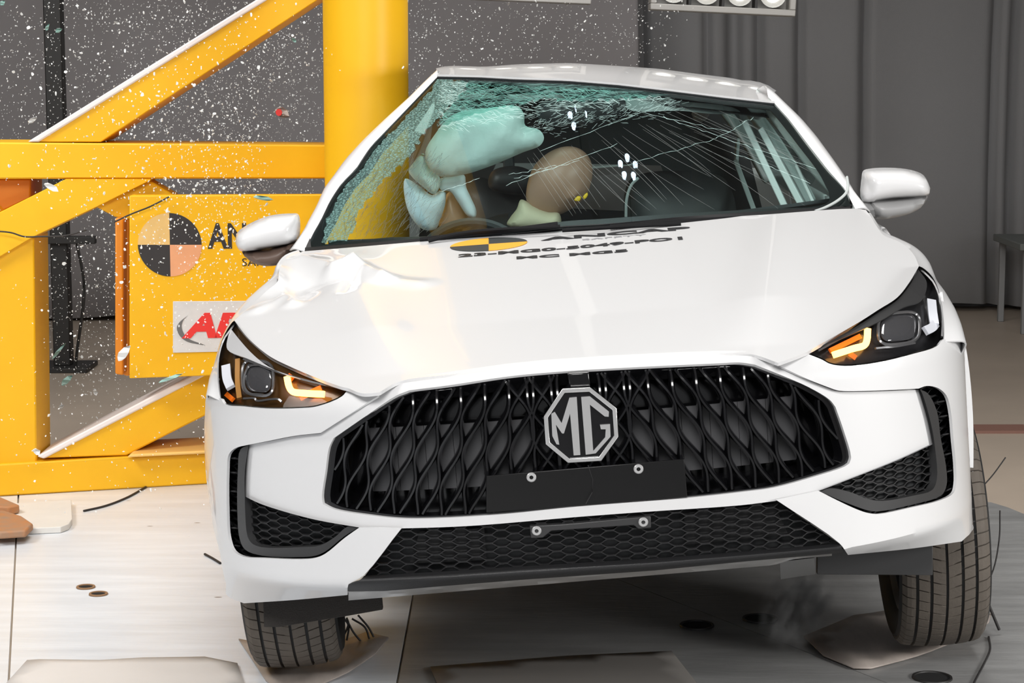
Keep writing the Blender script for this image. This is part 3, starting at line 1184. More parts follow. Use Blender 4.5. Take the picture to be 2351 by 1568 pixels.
# --- outlines in the photograph, lifted onto the body surfaces
HL_L_UP = [(799, 891), (785, 888), (728, 868), (667, 842), (621, 819), (586, 792), (563, 769), (538, 736)]
HL_L_OUT = [(538, 736), (533, 740), (517, 765), (506, 792), (500, 826), (502, 872), (508, 914), (517, 926)]
HL_L_LOW = [(517, 926), (556, 930), (613, 935), (690, 934), (728, 930), (785, 907), (799, 891)]
HL_R_UP = [(2110, 611), (2088, 648), (2060, 683), (2017, 711), (1975, 738), (1905, 778), (1851, 809)]
HL_R_LOW = [(1851, 809), (1888, 823), (1905, 832), (1940, 837), (2010, 830), (2098, 809), (2151, 792), (2165, 776)]
HL_R_OUT = [(2165, 776), (2166, 746), (2161, 694), (2151, 655), (2137, 631), (2119, 615), (2110, 611)]
CREASE = [(571, 1021), (613, 1014), (674, 1002), (736, 995), (766, 976), (843, 926), (919, 880), (1034, 865), (1160, 847), (1250, 838), (1400, 828),
          (1560, 820), (1650, 817), (1723, 818), (1739, 822), (1784, 838), (1829, 861), (1873, 880), (1915, 896), (1927, 899), (2000, 899), (2109, 895)]
GRILLE = outline([(741, 1157), (739, 1140), (747, 1083), (755, 1029), (766, 1006)], [(766, 1006), (843, 953), (910, 908), (940, 896)],
                 [(940, 896), (1034, 884), (1160, 865), (1260, 855), (1419, 845), (1560, 838), (1650, 834), (1698, 832), (1733, 837)],
                 [(1733, 837), (1793, 861), (1857, 889), (1905, 918), (1918, 934)], [(1918, 934), (1937, 988), (1954, 1050), (1950, 1064)],
                 [(1950, 1064), (1937, 1072), (1873, 1093), (1778, 1119), (1714, 1128), (1578, 1143), (1323, 1163), (1160, 1180), (996, 1190), (919, 1190), (843, 1182), (766, 1169), (741, 1157)], n=4)

# hood -------------------------------------------------------------
hood_px = outline([(697, 577), (830, 566), (980, 553), (1160, 537), (1300, 523), (1380, 519), (1540, 506), (1750, 493), (1960, 479), (1988, 482)],
                  [(1988, 482), (2000, 498), (2010, 515), (2030, 541), (2060, 553), (2081, 566), (2100, 588), (2109, 609)],
                  HL_R_UP, [(1851, 809), (1820, 821), (1786, 833)],
                  [(1786, 833), (1742, 817), (1723, 813), (1650, 812), (1560, 815), (1400, 823), (1250, 833), (1160, 842), (1034, 860), (919, 875), (870, 901)],
                  [(870, 901), (831, 903), (799, 891)], HL_L_UP,
                  [(538, 736), (555, 720), (580, 698), (612, 668), (638, 645), (641, 620), (652, 600), (672, 586), (697, 577)], n=5)
hood = panel('hood', [[H3(*q) for q in hood_px]], 'xy', g_hood, WHITE, car, 0.0125, 0.008, 60)
# the strip of structure that shows in the gap along the hood's front edge
loft('bonnet_slam_panel', [[F3(x, y - 12, 0.022) for x, y in CREASE], [F3(x, y + 10, 0.022) for x, y in CREASE]], WHITE_IN, car, 60, 1, 0.003)

# fenders ----------------------------------------------------------
def fender(c0_hood, c0_lamp, c1, s):
    A_ = [H3(*q) for q in c0_hood] + [F3(*q) for q in c0_lamp]
    A_ = [q + Vector((s * 0.001, 0, -0.007)) for q in resample(A_, 30)]
    c1r = resample([Vector(q) for q in c1], 30)
    B_ = [car_at(q.x, q.y, a_.y + 0.05) for q, a_ in zip(c1r, A_)]
    C_ = [Vector((b_.x + s * 0.004, b_.y + 0.09, b_.z - 0.05)) for b_ in B_]
    D_ = [Vector((s * 0.93 + 0.02, max(b_.y + 0.22, 0.75), min(b_.z - 0.14, 0.93))) for b_ in B_]
    loft('fender', [A_, B_, C_, D_], WHITE, car, 40, 5, 0.004, 50, flip=(s > 0))


fender([(1992, 484), (2002, 499), (2012, 516), (2032, 542), (2061, 554), (2083, 567), (2102, 589), (2111, 610)],
       [(2120, 616), (2138, 632), (2152, 656), (2162, 694), (2167, 746), (2166, 777)],
       [(2000, 490), (2014, 513), (2030, 537), (2065, 549), (2095, 562), (2118, 580), (2135, 603), (2151, 645), (2172, 673), (2193, 708), (2207, 743), (2217, 785)], 1)
fender([(692, 577), (670, 585), (650, 599), (638, 620), (636, 644), (610, 667), (578, 697), (553, 719), (537, 736)],
       [(532, 745), (515, 765), (504, 792), (498, 826), (500, 872), (507, 914)],
       [(684, 574), (660, 581), (641, 596), (630, 618), (627, 636), (597, 660), (566, 688), (543, 715), (524, 745), (505, 784), (494, 830), (480, 868), (474, 906)], -1)

# bumper -----------------------------------------------------------
surround = outline(CREASE[:4], CREASE[3:7], CREASE[6:15], CREASE[14:20], CREASE[19:], [(2109, 895), (2128, 959), (2141, 1020)],
                   [(2141, 1020), (2065, 1055), (1969, 1093), (1880, 1127)], [(1880, 1127), (1830, 1140), (1781, 1150)],
                   [(1781, 1150), (1700, 1160), (1483, 1175), (1323, 1187), (1100, 1206), (1000, 1211), (922, 1213)], [(922, 1213), (825, 1211)],
                   [(825, 1211), (728, 1194), (651, 1174), (594, 1155), (563, 1140)], [(563, 1140), (565, 1083), (571, 1021)], n=4)
bumper = front_panel('front_bumper', [surround, GRILLE], WHITE, car, 0.012, 0.014, 0.014)
VENT_L = outline([(825, 1211), (791, 1235), (747, 1271), (723, 1281), (689, 1284), (604, 1281), (560, 1278), (537, 1266), (525, 1236), (521, 1178), (521, 1083), (525, 1044), (540, 1029), (571, 1021)],
                 [(571, 1021), (565, 1083), (563, 1140)], [(563, 1140), (594, 1155), (651, 1174), (728, 1194), (825, 1211)], n=4)
VENT_R = outline([(2109, 893), (2128, 886), (2154, 891), (2173, 908), (2183, 944), (2189, 1007), (2195, 1071), (2195, 1113), (2189, 1132), (2160, 1148), (2096, 1164), (2017, 1180), (1994, 1178), (1969, 1170), (1921, 1148), (1880, 1127)],
                 [(1880, 1127), (1969, 1093), (2065, 1055), (2141, 1020)], [(2141, 1020), (2128, 959), (2109, 893)], n=4)
corner_l = outline([(799, 893), (785, 910), (728, 933), (690, 937), (613, 938), (556, 933), (517, 929), (508, 916)],
                   [(508, 916), (476, 908), (471, 944), (469, 1002), (472, 1078), (476, 1117), (484, 1174), (488, 1201), (499, 1245), (505, 1269), (512, 1313), (519, 1342), (519, 1364), (536, 1376), (560, 1385)],
                   [(560, 1385), (680, 1377), (798, 1366)], [(798, 1366), (800, 1344), (836, 1320), (922, 1212)], [(922, 1212), (825, 1211)],
                   [(825, 1211), (791, 1235), (747, 1271), (723, 1281), (689, 1284), (604, 1281), (560, 1278), (537, 1266), (525, 1236), (521, 1178), (521, 1083), (525, 1044), (540, 1029), (571, 1021)],
                   [(571, 1021), (613, 1013), (674, 1001), (736, 994)], [(736, 994), (766, 975), (843, 925), (870, 908)], [(870, 908), (831, 905), (799, 893)], n=4)
front_panel('bumper_corner', [corner_l], WHITE, car, 0.0, 0.014, 0.007)
corner_r = outline([(1851, 811), (1888, 826), (1905, 835), (1940, 840), (2010, 833), (2098, 812), (2151, 795), (2165, 779)],
                   [(2165, 779), (2214, 786), (2218, 800), (2227, 864), (2234, 959), (2235, 1055), (2234, 1183), (2238, 1211), (2208, 1243)],
                   [(2208, 1243), (2096, 1259), (1947, 1274)], [(1947, 1274), (1927, 1247), (1781, 1147)], [(1781, 1147), (1880, 1127)],
                   [(1880, 1127), (1921, 1148), (1969, 1170), (1994, 1178), (2017, 1180), (2096, 1164), (2160, 1148), (2189, 1132), (2195, 1113), (2195, 1071), (2189, 1007), (2183, 944), (2173, 908), (2154, 891), (2128, 886), (2109, 892)],
                   [(2109, 892), (2000, 897), (1927, 897), (1915, 894)], [(1915, 894), (1873, 878), (1829, 859), (1788, 839)], [(1788, 839), (1822, 824), (1851, 811)], n=4)
front_panel('bumper_corner', [corner_r], WHITE, car, 0.0, 0.014, 0.007)

# headlights -------------------------------------------------------
def offs(pts, dx, dy):
    return [(x + dx, y + dy) for x, y in pts]


def fplane(pxs, off):
    return [F3(x, y, off) for x, y in pxs]


def ribbon(name, pxs, half, off, m, parent, depth=0.012):
    """flat bar following a pixel path on the front surface"""
    P_ = smooth_path(fplane(pxs, off), 4)
    v_, f_ = sweep_geo(P_, [(-half, -depth), (half, -depth), (half, depth), (-half, depth)], Vector((0, -1, 0.3)))
    return obj(name, v_, f_, m, parent, True, 30, recalc=True)


def headlight(up, low, out, lamp, s):
    h = holder('headlight', car)
    lens_px = outline(up, out, low, n=4) if s < 0 else outline(up, low, out, n=4)
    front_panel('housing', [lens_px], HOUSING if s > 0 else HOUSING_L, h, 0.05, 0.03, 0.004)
    front_panel('lens', [lens_px], LENS, h, 0.002, 0.03, 0.0)
    # side walls of the lamp tub
    lp = [F3(q[0], q[1], 0.003) for q in lens_px]
    bk = [F3(q[0], q[1], 0.052) for q in lens_px]
    nn = len(lp)
    obj('tub', lp + bk, [(i, (i + 1) % nn, nn + (i + 1) % nn, nn + i) for i in range(nn)], HOUSING, h, recalc=True)
    (c, rx, ry) = lamp['proj']
    pc = F3(c[0], c[1], 0.035)
    sc = pc.y * 0 + (F3(c[0] + 20, c[1], 0.035) - pc).length / 20
    n_ = 28
    bezel = []
    for i in range(n_):
        a_ = 2 * pi * i / n_
        e = 0.62
        bx_ = abs(cos(a_)) ** e * (1 if cos(a_) > 0 else -1)
        bz_ = abs(sin(a_)) ** e * (1 if sin(a_) > 0 else -1)
        q = F3(c[0] + rx * bx_, c[1] - ry * bz_ - 0.35 * rx * bx_ * 0.3 * s, 0.03)
        bezel.append(q)
    v_, f_ = sweep_geo(bezel, ring(0.004, 6), Vector((0, -1, 0)), True)
    bz = obj('projector_bezel', v_, f_, HOUSING_SILVER, h, recalc=True)
    vs_, fs_ = [], []
    m_ = 6
    cen = sum(bezel, Vector()) / n_
    for j in range(m_):
        t_ = (j / m_) * pi / 2
        for q in bezel:
            p_ = cen + (q - cen) * 0.86 * cos(t_)
            vs_.append(p_ + Vector((0, -0.022 * sin(t_) + 0.01, 0)))
    vs_.append(cen + Vector((0, -0.012, 0)))
    for j in range(m_ - 1):
        for i in range(n_):
            fs_.append((j * n_ + i, j * n_ + (i + 1) % n_, (j + 1) * n_ + (i + 1) % n_, (j + 1) * n_ + i))
    fs_ += [((m_ - 1) * n_ + i, (m_ - 1) * n_ + (i + 1) % n_, m_ * n_) for i in range(n_)]
    obj('projector_lens', vs_, fs_, PROJ, bz, recalc=True)
    for pth in lamp['amber']:
        tag(ribbon('turn_signal', pth, 0.0075, 0.030, AMBER, h, 0.004), 'glowing amber light bar')
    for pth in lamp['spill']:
        ribbon('amber_spill_strip', pth, 0.006, 0.040, AMBER_DULL, h, 0.003)  # the signal's spilled light, put in as faintly glowing strips
    for pth in lamp['drl']:
        ribbon('daytime_light', pth, 0.011, 0.028, DRL, h, 0.004)
    for pth in lamp['trim']:
        ribbon('trim_line', pth, 0.0022, 0.026, HOUSING_SILVER, h, 0.003)
    for pth in lamp.get('tan', []):
        ribbon('divider_strip', pth, 0.006, 0.034, TAN, h, 0.004)
    # smooth brow panel along the top of the lamp
    if lamp['brow']:
        front_panel('brow', [lamp['brow']], GREY_PLASTIC if s > 0 else BROW_L, h, 0.02, 0.03, 0.003)
    return h


headlight(HL_R_UP, HL_R_LOW, HL_R_OUT, dict(
    proj=((2064, 754), 48, 36),
    amber=[[(1992, 756), (1990, 782), (1984, 793), (1960, 800), (1913, 815)]],
    spill=[[(1905, 806), (1930, 794), (1975, 772)], [(1950, 812), (1965, 822)]],
    drl=[[(2138, 690), (2141, 720), (2145, 745)], [(2147, 744), (2140, 752), (2124, 760)]],
    trim=[[(2010, 800), (2030, 798), (2050, 797), (2100, 788)], [(1878, 806), (1940, 772), (2000, 745)], [(2150, 660), (2158, 700), (2163, 745), (2162, 774)]],
    brow=outline([(2108, 618), (2090, 652), (2062, 687), (2019, 716), (1977, 743), (1907, 783), (1870, 803)], [(1870, 803), (1960, 765), (2020, 737), (2075, 705), (2115, 690), (2128, 650), (2108, 618)])), 1)
headlight(HL_L_UP, HL_L_LOW, HL_L_OUT, dict(
    proj=((592, 868), 36, 40),
    amber=[[(659, 866), (664, 888), (672, 899), (700, 903), (744, 905)]],
    spill=[[(662, 862), (672, 870)], [(690, 915), (720, 898), (738, 890)], [(520, 905), (535, 918)]],
    drl=[[(519, 840), (522, 870), (530, 890)]],
    trim=[[(560, 915), (585, 915), (590, 920), (620, 917), (640, 917), (647, 923)], [(560, 825), (640, 855), (720, 878), (775, 890)], [(600, 838), (572, 842), (562, 862), (562, 888), (574, 903), (604, 906)]], tan=[[(546, 826), (546, 880), (550, 915)]],
    brow=outline([(531, 756), (550, 780), (575, 808), (608, 836), (650, 858), (690, 870)], [(690, 870), (640, 853), (570, 824), (522, 802), (524, 772), (531, 756)])), -1)

# grille -------------------------------------------------------------
grille = holder('grille', car)
front_panel('grille_shutter', [GRILLE], BLACK_GLOSS, grille, 0.115, 0.05, 0.004)
inner_g = [tuple(Vector(q) + (Vector((1340, 1010)) - Vector(q)) * 0.032) for q in GRILLE]
front_panel('grille_frame', [GRILLE, inner_g], BLACK_GLOSS, grille, 0.022, 0.03, 0.04)
gl3 = [F3(q[0], q[1], 0.02) for q in inner_g]
gloop = [(p.x, p.z) for p in gl3]
# grey shutter vanes that show behind the lower two thirds, one per bay
zmid = 0.775
va = []
for i in range(17):
    x0 = -0.56 + i * 0.066
    cand = [(x0 + 0.0005, 0.655), (x0 + 0.0655, 0.655), (x0 + 0.0655, zmid + 0.03), (x0 + 0.0005, zmid + 0.03)]
    ok = inside_mask(np.array(cand), gloop)
    if not ok.all():
        continue
    V_ = [Vector((x, f_front(x, z) + 0.085, z)) for q, (x, z) in enumerate(cand)]
    prism('shutter_vane', V_, (0, 0.006, 0), SHUTTER, grille, 0.0)
zlo_g = min(p.z for p in gl3)


def slat(k, s):
    """one wave-shaped rib: starts at the top edge, drifts outwards and down, touching its neighbours by turns"""
    pts = []
    x_top = k * 0.0275
    z0 = 0.925
    T = 0.16
    for i in range(90):
        z = z0 - i * 0.0042
        if z < zlo_g - 0.01:
            break
        dz = z0 - z
        x = x_top + 0.42 * dz - 0.10 * dz * dz + (1 if k % 2 else -1) * 0.0105 * cos(2 * pi * (dz - 0.01) / T)
        pts.append((s * x, z))
    m_ = inside_mask(np.array(pts), gloop)
    run, best = [], []
    for p_, ok in zip(pts, m_):
        if ok and (abs(p_[0]) > 0.006):
            run.append(p_)
        else:
            if len(run) > len(best):
                best = run
            run = []
    if len(run) > len(best):
        best = run
    if len(best) < 4:
        return
    path = [Vector((x, f_front(x, z) + 0.035, z)) for x, z in best]
    prof = [(-0.0066, 0.03), (-0.0058, 0.0), (-0.0022, -0.012), (0.0022, -0.012), (0.0058, 0.0), (0.0066, 0.03)]
    v_, f_ = [], []
    n_, k_ = len(path), len(prof)
    for i, p_ in enumerate(path):
        t_ = (path[min(i + 1, n_ - 1)] - path[max(i - 1, 0)])
        t_.y = 0
        t_.normalize()
        sd = Vector((t_.z, 0, -t_.x))
        for a_, b_ in prof:
            v_.append(p_ + sd * a_ + Vector((0, b_, 0)))
    for i in range(n_ - 1):
        for q in range(k_):
            r_ = (q + 1) % k_
            f_.append((i * k_ + q, i * k_ + r_, (i + 1) * k_ + r_, (i + 1) * k_ + q))
    f_.append(tuple(range(k_ - 1, -1, -1)))
    f_.append(tuple((n_ - 1) * k_ + q for q in range(k_)))
    obj('grille_slat', v_, f_, BLACK_GLOSS, grille, True, 50, recalc=True)


for k_ in range(-6, 25):
    slat(k_, 1)
    slat(k_, -1)

# badge
badge = holder('badge', car)
bq = lambda x, y, off: car_at(1100 + x * 600 / 1882, 800 + y * 500 / 1568, off)
OCT = [(600, 290), (800, 280), (990, 430), (1003, 635), (880, 810), (640, 825), (480, 690), (465, 490)]
ctr = (735, 555)
inn = [(ctr[0] + (x - ctr[0]) * 0.885, ctr[1] + (y - ctr[1]) * 0.885) for x, y in OCT]
y0b = 0.016
prism('badge_plate', [bq(x, y, y0b) for x, y in OCT], (0, 0.02, 0), BLACK_GLOSS, badge, 0.0015)
n_ = 8
Vr = [bq(x, y, y0b - 0.006) for x, y in OCT] + [bq(x, y, y0b - 0.006) for x, y in inn] + [bq(x, y, y0b) for x, y in OCT] + [bq(x, y, y0b) for x, y in inn]
Fr = []
for i in range(8):
    j = (i + 1) % 8
    Fr += [(i, j, 8 + j, 8 + i), (16 + i, 24 + i, 24 + j, 16 + j), (i, 16 + i, 16 + j, j), (8 + i, 8 + j, 24 + j, 24 + i)]
bevel(obj('badge_ring', Vr, Fr, CHROME, badge, True, 30, recalc=True), 0.0012)
M_P = [(520, 470), (545, 457), (594, 538), (650, 355), (703, 350), (729, 767), (681, 770), (655, 470), (611, 612), (597, 612), (553, 548), (577, 693), (557, 690), (527, 630)]
G_P = [(735, 350), (797, 345), (935, 455), (933, 492), (905, 490), (798, 405), (822, 738), (908, 640), (912, 582), (877, 582), (870, 550), (943, 545), (947, 635), (840, 755), (768, 765)]
for P_ in (M_P, G_P):
    prism('badge_letter', [bq(x, y, y0b - 0.005) for x, y in P_], (0, 0.006, 0), CHROME, badge, 0)
prism('badge_mount', [car_at(x, y, 0.03) for x, y in ((1303, 858), (1352, 855), (1356, 890), (1308, 893))], (0, 0.05, 0), BLACK_GLOSS, badge, 0.003)


def screw(px, py, off, r, parent):
    c = car_at(px, py, off)
    n_ = 16
    prof = [(r, 0.004), (r, 0.0), (r * 0.85, -0.002), (r * 0.42, -0.002), (r * 0.40, 0.002)]
    vs_ = []
    for r_, d_ in prof:
        vs_ += [(c.x + r_ * cos(2 * pi * q / n_), c.y + d_, c.z + r_ * sin(2 * pi * q / n_)) for q in range(n_)]
    fs_ = []
    for a_ in range(len(prof) - 1):
        for q in range(n_):
            fs_.append((a_ * n_ + q, a_ * n_ + (q + 1) % n_, (a_ + 1) * n_ + (q + 1) % n_, (a_ + 1) * n_ + q))
    s_ = obj('screw', vs_, fs_, SCREW, parent, recalc=True)
    return s_


plate = prism('plate_panel', [car_at(x, y, -0.004 + 0.012 * (y > 1120)) for x, y in ((1116, 1093), (1345, 1073), (1571, 1054), (1578, 1141), (1345, 1160), (1117, 1177))], (0, 0.006, 0), PLATE_BLACK, car, 0.0015)
screw(1220, 1096, -0.006, 0.0112, plate)
screw(1466, 1077, -0.006, 0.0112, plate)
tube('plate_scratch', [car_at(x, y, -0.0045) for x, y in ((1350, 1068), (1361, 1100), (1360, 1130), (1345, 1157))], 0.0006, GREY_PLASTIC, plate, 4)
br_ = prism('plate_bracket', [car_at(x, y, 0.012) for x, y in ((1216, 1208), (1300, 1203), (1494, 1185), (1495, 1212), (1466, 1215), (1455, 1206), (1266, 1219), (1246, 1235), (1219, 1236))], (0, 0.02, 0), GREY_PLASTIC, car, 0.002)
screw(1232, 1219, 0.010, 0.0112, br_)
screw(1477, 1199, 0.010, 0.0112, br_)


# lower intake and the two corner vents: stretched honeycomb of wavy strands
def strands(loop_px, off, parent, pitch, amp, wl, z_lo, z_hi, x_lo, x_hi, thick=0.0012, depth=0.014, m=BLACK_MATT):
    lp3 = [F3(q[0], q[1], off) for q in loop_px]
    loop = [(p.x, p.z) for p in lp3]
    j = 0
    z = z_lo
    while z < z_hi:
        pts = []
        x = x_lo
        while x < x_hi:
            w_ = sin(2 * pi * x / wl)
            w_ = max(-0.75, min(0.75, w_ * 1.25)) / 0.75
            pts.append((x, z + (amp if j % 2 else -amp) * w_))
            x += wl / 12
        m_ = inside_mask(np.array(pts), loop)
        runs, run = [], []
        for p_, ok in zip(pts, m_):
            if ok:
                run.append(p_)
            elif run:
                runs.append(run)
                run = []
        if run:
            runs.append(run)
        for r_ in runs:
            if len(r_) < 4:
                continue
            V_, F_ = [], []
            for (x_, z_) in r_:
                y_ = f_off(x_, max(z_, 0.452), off)
                V_ += [(x_, y_, z_ - thick), (x_, y_, z_ + thick), (x_, y_ + depth, z_ + thick), (x_, y_ + depth, z_ - thick)]
            for i in range(len(r_) - 1):
                for q in range(4):
                    F_.append((i * 4 + q, i * 4 + (q + 1) % 4, i * 4 + 4 + (q + 1) % 4, i * 4 + 4 + q))
            F_ += [(3, 2, 1, 0), tuple(len(V_) - 4 + q for q in range(4))]
            obj('mesh_strand', V_, F_, m, parent, True, 40, recalc=True)
        z += pitch
        j += 1


intake = holder('lower_intake', car)
INTAKE = outline([(922, 1211), (1000, 1209), (1100, 1204), (1323, 1185), (1483, 1173), (1700, 1158), (1781, 1148)], [(1781, 1148), (1927, 1248)],
                 [(1927, 1248), (1700, 1268), (1500, 1284), (1200, 1302), (1000, 1315), (836, 1324)], [(836, 1324), (922, 1211)], n=3)
front_panel('intake_back', [INTAKE], CABIN_DARK, intake, 0.075, 0.05, 0.004)
for x0, x1 in ((-0.42, -0.24), (0.22, 0.46)):       # grey ducts behind the outer thirds of the mesh
    V_ = [Vector((x, f_front(x, 0.52) + 0.045, z)) for x, z in ((x0, 0.49), (x1, 0.49), (x1 - 0.03 * (x0 > 0), 0.565), (x0 + 0.03 * (x0 < 0), 0.565))]
    prism('duct_panel', V_, (0, 0.006, 0), GREY_PLASTIC, intake, 0.0)
strands(INTAKE, 0.024, intake, 0.0098, 0.0042, 0.062, 0.44, 0.62, -0.6, 0.6)
lip = loft('intake_lip', [[F3(x, y, o_) for (x, y) in rowp] for rowp, o_ in (
    ([(836, 1322), (1000, 1313), (1200, 1300), (1500, 1282), (1700, 1267), (1930, 1247)], 0.012),
    ([(828, 1330), (1000, 1323), (1200, 1310), (1500, 1292), (1700, 1276), (1932, 1255)], -0.006),
    ([(800, 1345), (1000, 1335), (1200, 1322), (1500, 1303), (1700, 1285), (1934, 1262)], -0.004),
    ([(799, 1358), (887, 1357), (1000, 1347), (1200, 1331), (1500, 1310), (1700, 1290), (1936, 1269)], 0.012))], BLACK_MATT, intake, 40, 3, 0.004)
# crumpled silver foil under the lip
rnd = random.Random(11)
fo = []
for row in range(4):
    c_ = []
    for i in range(26):
        t_ = i / 25
        x = 800 + t_ * 1110
        yb_ = 1366 - t_ * 92
        wv = (5 if row in (1, 2) else 0) * (1 if (i // 2) % 2 else -1)
        c_.append(F3(x, yb_ - 10 + row * (7.5 if t_ < 0.9 else 4) + wv * 0.3, 0.03 + 0.006 * ((i // 2 + row) % 2) + rnd.uniform(0, 0.004)))
    fo.append(c_)
FOIL = mat('silver_foil', (0.55, 0.54, 0.53), 0.3, 0.7)
loft('foil_strip', fo, FOIL, car, 70, 1, 0.002, 10)


def vent(px, frame_px, fins, box_, s):
    h = holder('bumper_vent', car)
    front_panel('vent_back', [px], CABIN_DARK, h, 0.055, 0.05, 0.004)
    front_panel('vent_frame', [frame_px], GREY_PLASTIC, h, 0.010, 0.02, 0.02)
    strands(px, 0.026, h, 0.0096, 0.0040, 0.054, box_[2], box_[3], box_[0], box_[1])
    for a_, b_ in fins:
        ribbon('vent_fin', [a_, b_], 0.0016, 0.016, BLACK_MATT, h, 0.006)
    lp = [F3(q[0], q[1], 0.004) for q in px]
    bk = [F3(q[0], q[1], 0.055) for q in px]
    nn = len(lp)
    obj('vent_tunnel', lp + bk, [(i, (i + 1) % nn, nn + (i + 1) % nn, nn + i) for i in range(nn)], BLACK_MATT, h, recalc=True)
    return h


vent(VENT_L, outline([(571, 1022), (552, 1032), (546, 1083), (545, 1178), (550, 1236), (563, 1262), (604, 1276), (689, 1279), (723, 1276), (747, 1266), (791, 1231), (822, 1212)],
                     [(822, 1212), (798, 1209), (770, 1232), (735, 1252), (690, 1256), (600, 1256), (578, 1247), (568, 1230), (563, 1178), (562, 1140), (562, 1083), (571, 1022)], n=4),
     [((530, y + 0), (546, y + 1)) for y in (1052, 1085, 1128, 1172, 1212, 1252)], (-0.9, -0.50, 0.42, 0.75), -1)
vent(VENT_R, outline([(2112, 894), (2130, 903), (2151, 944), (2160, 1007), (2172, 1071), (2173, 1115), (2160, 1138), (2096, 1158), (2017, 1174), (1994, 1172), (1969, 1164), (1925, 1147), (1883, 1128)],
                     [(1883, 1128), (1905, 1121), (1953, 1130), (1994, 1146), (2026, 1150), (2096, 1138), (2140, 1125), (2151, 1100), (2147, 1030), (2138, 975), (2118, 905), (2112, 894)], n=4),
     [((2146, 925), (2164, 922)), ((2154, 958), (2173, 955)), ((2160, 1000), (2179, 996)), ((2166, 1045), (2183, 1041)), ((2170, 1085), (2185, 1080)), ((2170, 1128), (2182, 1122))], (0.52, 0.96, 0.42, 0.80), 1)

# decals on the hood
def hood_text(s, p0, p1, h, m, bold=0.0):
    a_, b_ = H3(*p0), H3(*p1)
    vs_, fs_ = text_geo(s, bold)
    P_ = []
    for u, v_ in vs_:
        x = a_.x + (b_.x - a_.x) * u
        y = a_.y + (b_.y - a_.y) * u + h * v_
        P_.append(Vector((x, y, g_hood(x, y) + 0.0022)))
    o_ = obj('hood_lettering', P_, fs_, m, hood, False)
    md_ = o_.modifiers.new('ink', 'SOLIDIFY')
    md_.thickness = 0.001
    return o_


hood_text('ANCAP', (1242, 554), (1586, 528), 0.032, INK, 0.04)
hood_text('SAFETY', (1337, 553), (1484, 541), 0.011, INK_GREY, 0.0)
hood_text('23-MG0-5049-PO1', (1052, 592), (1568, 551), 0.029, INK, 0.03)
hood_text('MC MG5', (1186, 596), (1442, 579), 0.024, INK, 0.03)
hc = H3(1122, 562)
sector_disc('hood_target', None, None, None, 0.107, [STICK_BLACK, STICK_ORANGE, STICK_BLACK, STICK_ORANGE], hood, (0, 0, -0.001),
            fn=lambda p: Vector((hc.x + p.x, hc.y + 0.62 * p.y, g_hood(hc.x + p.x, hc.y + 0.62 * p.y) + 0.0022)))

# windshield -----------------------------------------------------------
ws_px = outline([(701, 577), (830, 567), (980, 554), (1160, 538), (1300, 524), (1380, 520), (1540, 507), (1750, 494), (1957, 480)],
                [(1957, 480), (1939, 437), (1900, 394), (1855, 337), (1810, 277), (1777, 240)],
                [(1777, 240), (1660, 226), (1540, 211), (1420, 197), (1300, 187), (1190, 184), (1100, 179), (1002, 177)],
                [(1002, 177), (968, 214), (920, 265), (848, 340), (815, 391), (786, 418), (758, 459), (733, 510), (717, 538), (701, 577)], n=4)
ws_in = outline([(740, 562), (830, 552), (980, 543), (1080, 538), (1300, 508), (1380, 503), (1540, 492), (1750, 480), (1880, 473), (1904, 462), (1903, 440)],
                [(1903, 440), (1880, 395), (1835, 335), (1790, 277), (1768, 252)],
                [(1768, 252), (1660, 240), (1540, 224), (1420, 209), (1300, 199), (1190, 195), (1100, 190), (1010, 186)],
                [(1010, 186), (972, 220), (925, 270), (855, 345), (822, 395), (793, 422), (765, 463), (741, 514), (740, 562)], n=4)
gfn = lambda off: (lambda x, z: f_glass(x, z) + off)
windshield = panel('windshield', [[W3(*q) for q in ws_px]], 'xz', gfn(0), GLASS, car, 0.05, 0.0)
FRIT = mat('black_glass_border', (0.008, 0.008, 0.009), 0.25)
panel('frit_border', [[W3(*q) for q in ws_px], [W3(*q) for q in ws_in]], 'xz', gfn(0.006), FRIT, windshield, 0.06, 0.002)
def rough(px, r_=5.0):
    rr_ = random.Random(4)
    out = []
    for q in dense(px, 7.0):
        p_ = Vector((q.x + rr_.uniform(-r_, r_), q.y + rr_.uniform(-r_, r_)))
        out.append(p_ if inside_mask(np.array([p_]), [tuple(a_) for a_ in ws_in])[0] else q)
    return out


cz = outline([(1004, 182), (1050, 184), (1075, 190), (1052, 222), (1010, 268), (975, 305), (950, 340), (930, 372), (905, 395), (860, 440), (825, 490), (800, 548)],
             [(800, 548), (738, 556)], [(738, 556), (746, 520), (768, 466), (795, 425), (824, 397), (858, 347), (928, 272), (975, 222), (1004, 182)], n=4)


cz2 = outline([(1076, 184), (1130, 187), (1190, 190), (1300, 193), (1420, 203), (1540, 217)], [(1540, 217), (1440, 226), (1330, 232), (1240, 228), (1190, 240), (1120, 252), (1060, 275), (1000, 290)], [(1000, 290), (1012, 266), (1054, 221), (1076, 188)], n=4)
cz, cz2 = rough(cz), rough(cz2)
tag(panel('crazed_glass', [[W3(*q) for q in cz]], 'xz', gfn(-0.004), CRAZED, windshield, 0.04, 0.0), 'milky teal crazed glass')
tag(panel('crazed_glass', [[W3(*q) for q in cz2]], 'xz', gfn(-0.007), CRAZED_STREAK, windshield, 0.04, 0.0), 'streaked splintered glass along the roof edge')


